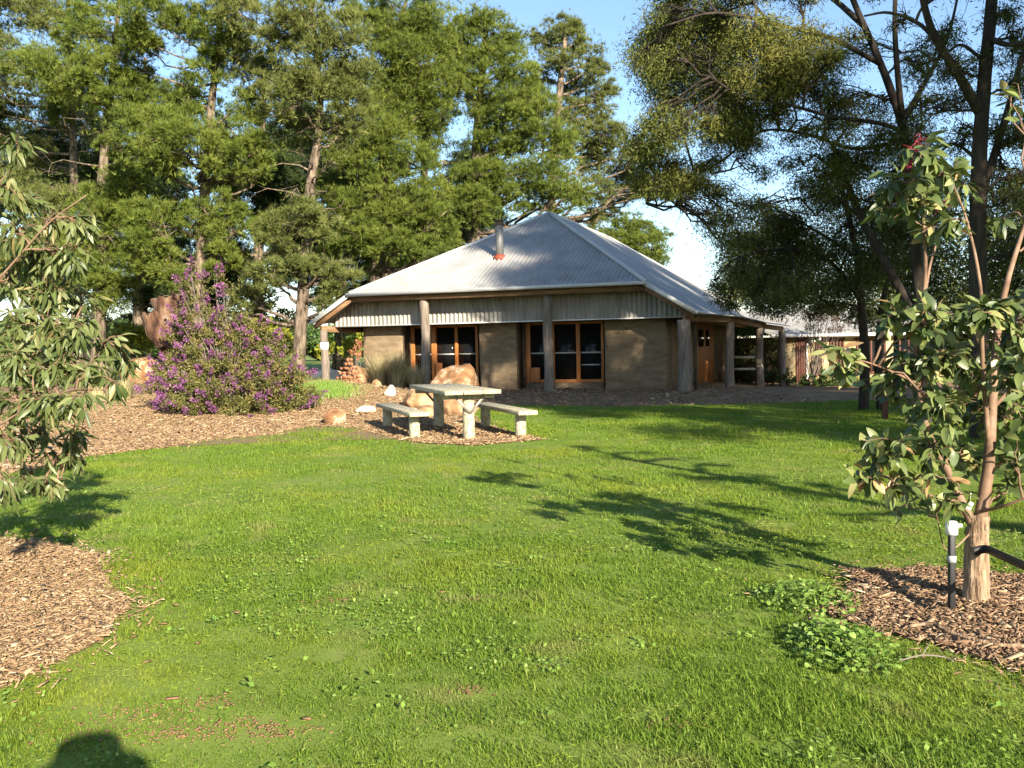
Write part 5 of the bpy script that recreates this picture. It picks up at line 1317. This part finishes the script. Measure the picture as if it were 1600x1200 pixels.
# ------------------------------------------------------------------ the person whose shadow falls at lower left
pe = thing('person', 'person standing behind the camera whose shadow falls across the bottom left lawn', 'person', (.02, -.25, 0))
J = {'pelvis': (0, 0, .95, .15), 'belly': (0, 0, 1.12, .145), 'chest': (0, 0, 1.34, .155), 'neck': (0, .02, 1.52, .06), 'head': (0, .0, 1.66, .10), 'crown': (0, .0, 1.76, .09),
     'sl': (-.2, 0, 1.43, .07), 'el': (-.32, .06, 1.2, .05), 'wl': (-.09, .2, 1.42, .034), 'sr': (.2, 0, 1.43, .07), 'er': (.32, .06, 1.2, .05), 'wr': (.09, .2, 1.42, .034),
     'hl': (-.1, 0, .88, .1), 'kl': (-.12, .02, .5, .066), 'al': (-.13, -.02, .09, .042), 'tl': (-.15, .15, .04, .035), 'hr': (.1, 0, .88, .1), 'kr': (.12, .02, .5, .066), 'ar': (.13, -.02, .09, .042), 'tr': (.15, .15, .04, .035)}
E = [('pelvis', 'belly'), ('belly', 'chest'), ('chest', 'neck'), ('neck', 'head'), ('head', 'crown'), ('chest', 'sl'), ('sl', 'el'), ('el', 'wl'), ('chest', 'sr'), ('sr', 'er'), ('er', 'wr'), ('pelvis', 'hl'), ('hl', 'kl'), ('kl', 'al'), ('al', 'tl'), ('pelvis', 'hr'), ('hr', 'kr'), ('kr', 'ar'), ('ar', 'tr')]
for sgn, wn in ((-1, 'wl'), (1, 'wr')):
    w0 = J[wn]; J[wn + 'p'] = (w0[0] - sgn * .02, w0[1] + .03, w0[2] + .07, .03); E.append((wn, wn + 'p'))
    for k in range(4):
        a = wn + 'f%d' % k; J[a] = (w0[0] - sgn * (.045), w0[1] + .055 - .01 * k, w0[2] + .12 - .022 * k, .009); J[a + 'b'] = (w0[0] - sgn * .07, w0[1] + .045, w0[2] + .125 - .022 * k, .008)
        E += [(wn + 'p', a), (a, a + 'b')]
    J[wn + 't'] = (w0[0] + sgn * .005, w0[1] + .0, w0[2] + .12, .010); E.append((wn + 'p', wn + 't'))
keys = list(J); me = bpy.data.meshes.new('body'); me.from_pydata([J[k][:3] for k in keys], [(keys.index(a), keys.index(b)) for a, b in E], [])
me.materials.append(MT['cloth']); bo = bpy.data.objects.new('body', me); COL.objects.link(bo); bo.parent = pe
sk = bo.modifiers.new('skin', 'SKIN')
if not me.skin_vertices: bpy.context.view_layer.update()
if me.skin_vertices:
    for i, k in enumerate(keys):
        me.skin_vertices[0].data[i].radius = (J[k][3], J[k][3] * (.75 if k in ('belly', 'chest', 'pelvis') else 1)); me.skin_vertices[0].data[i].use_root = (k == 'pelvis')
bo.modifiers.new('sub', 'SUBSURF').render_levels = 2
ht = MB(); c_ = np.array([.02, -.25, 0])
ht.tube([c_ + [0, 0, z] for z in (1.69, 1.715, 1.735, 1.80, 1.845, 1.858)], [.24, .235, .15, .142, .13, .07], 28); ht.build('sun_hat', MT['beam'], bo, smooth=True)
ph = MB(); ph.box((.02, -.03, 1.43), (.13, .009, .065)); pho = ph.build('phone', MT['black'], bevel=.004); pe.scale = (.925, .925, .925)
tag(pho, 'black phone held up by the person behind the camera', 'phone')
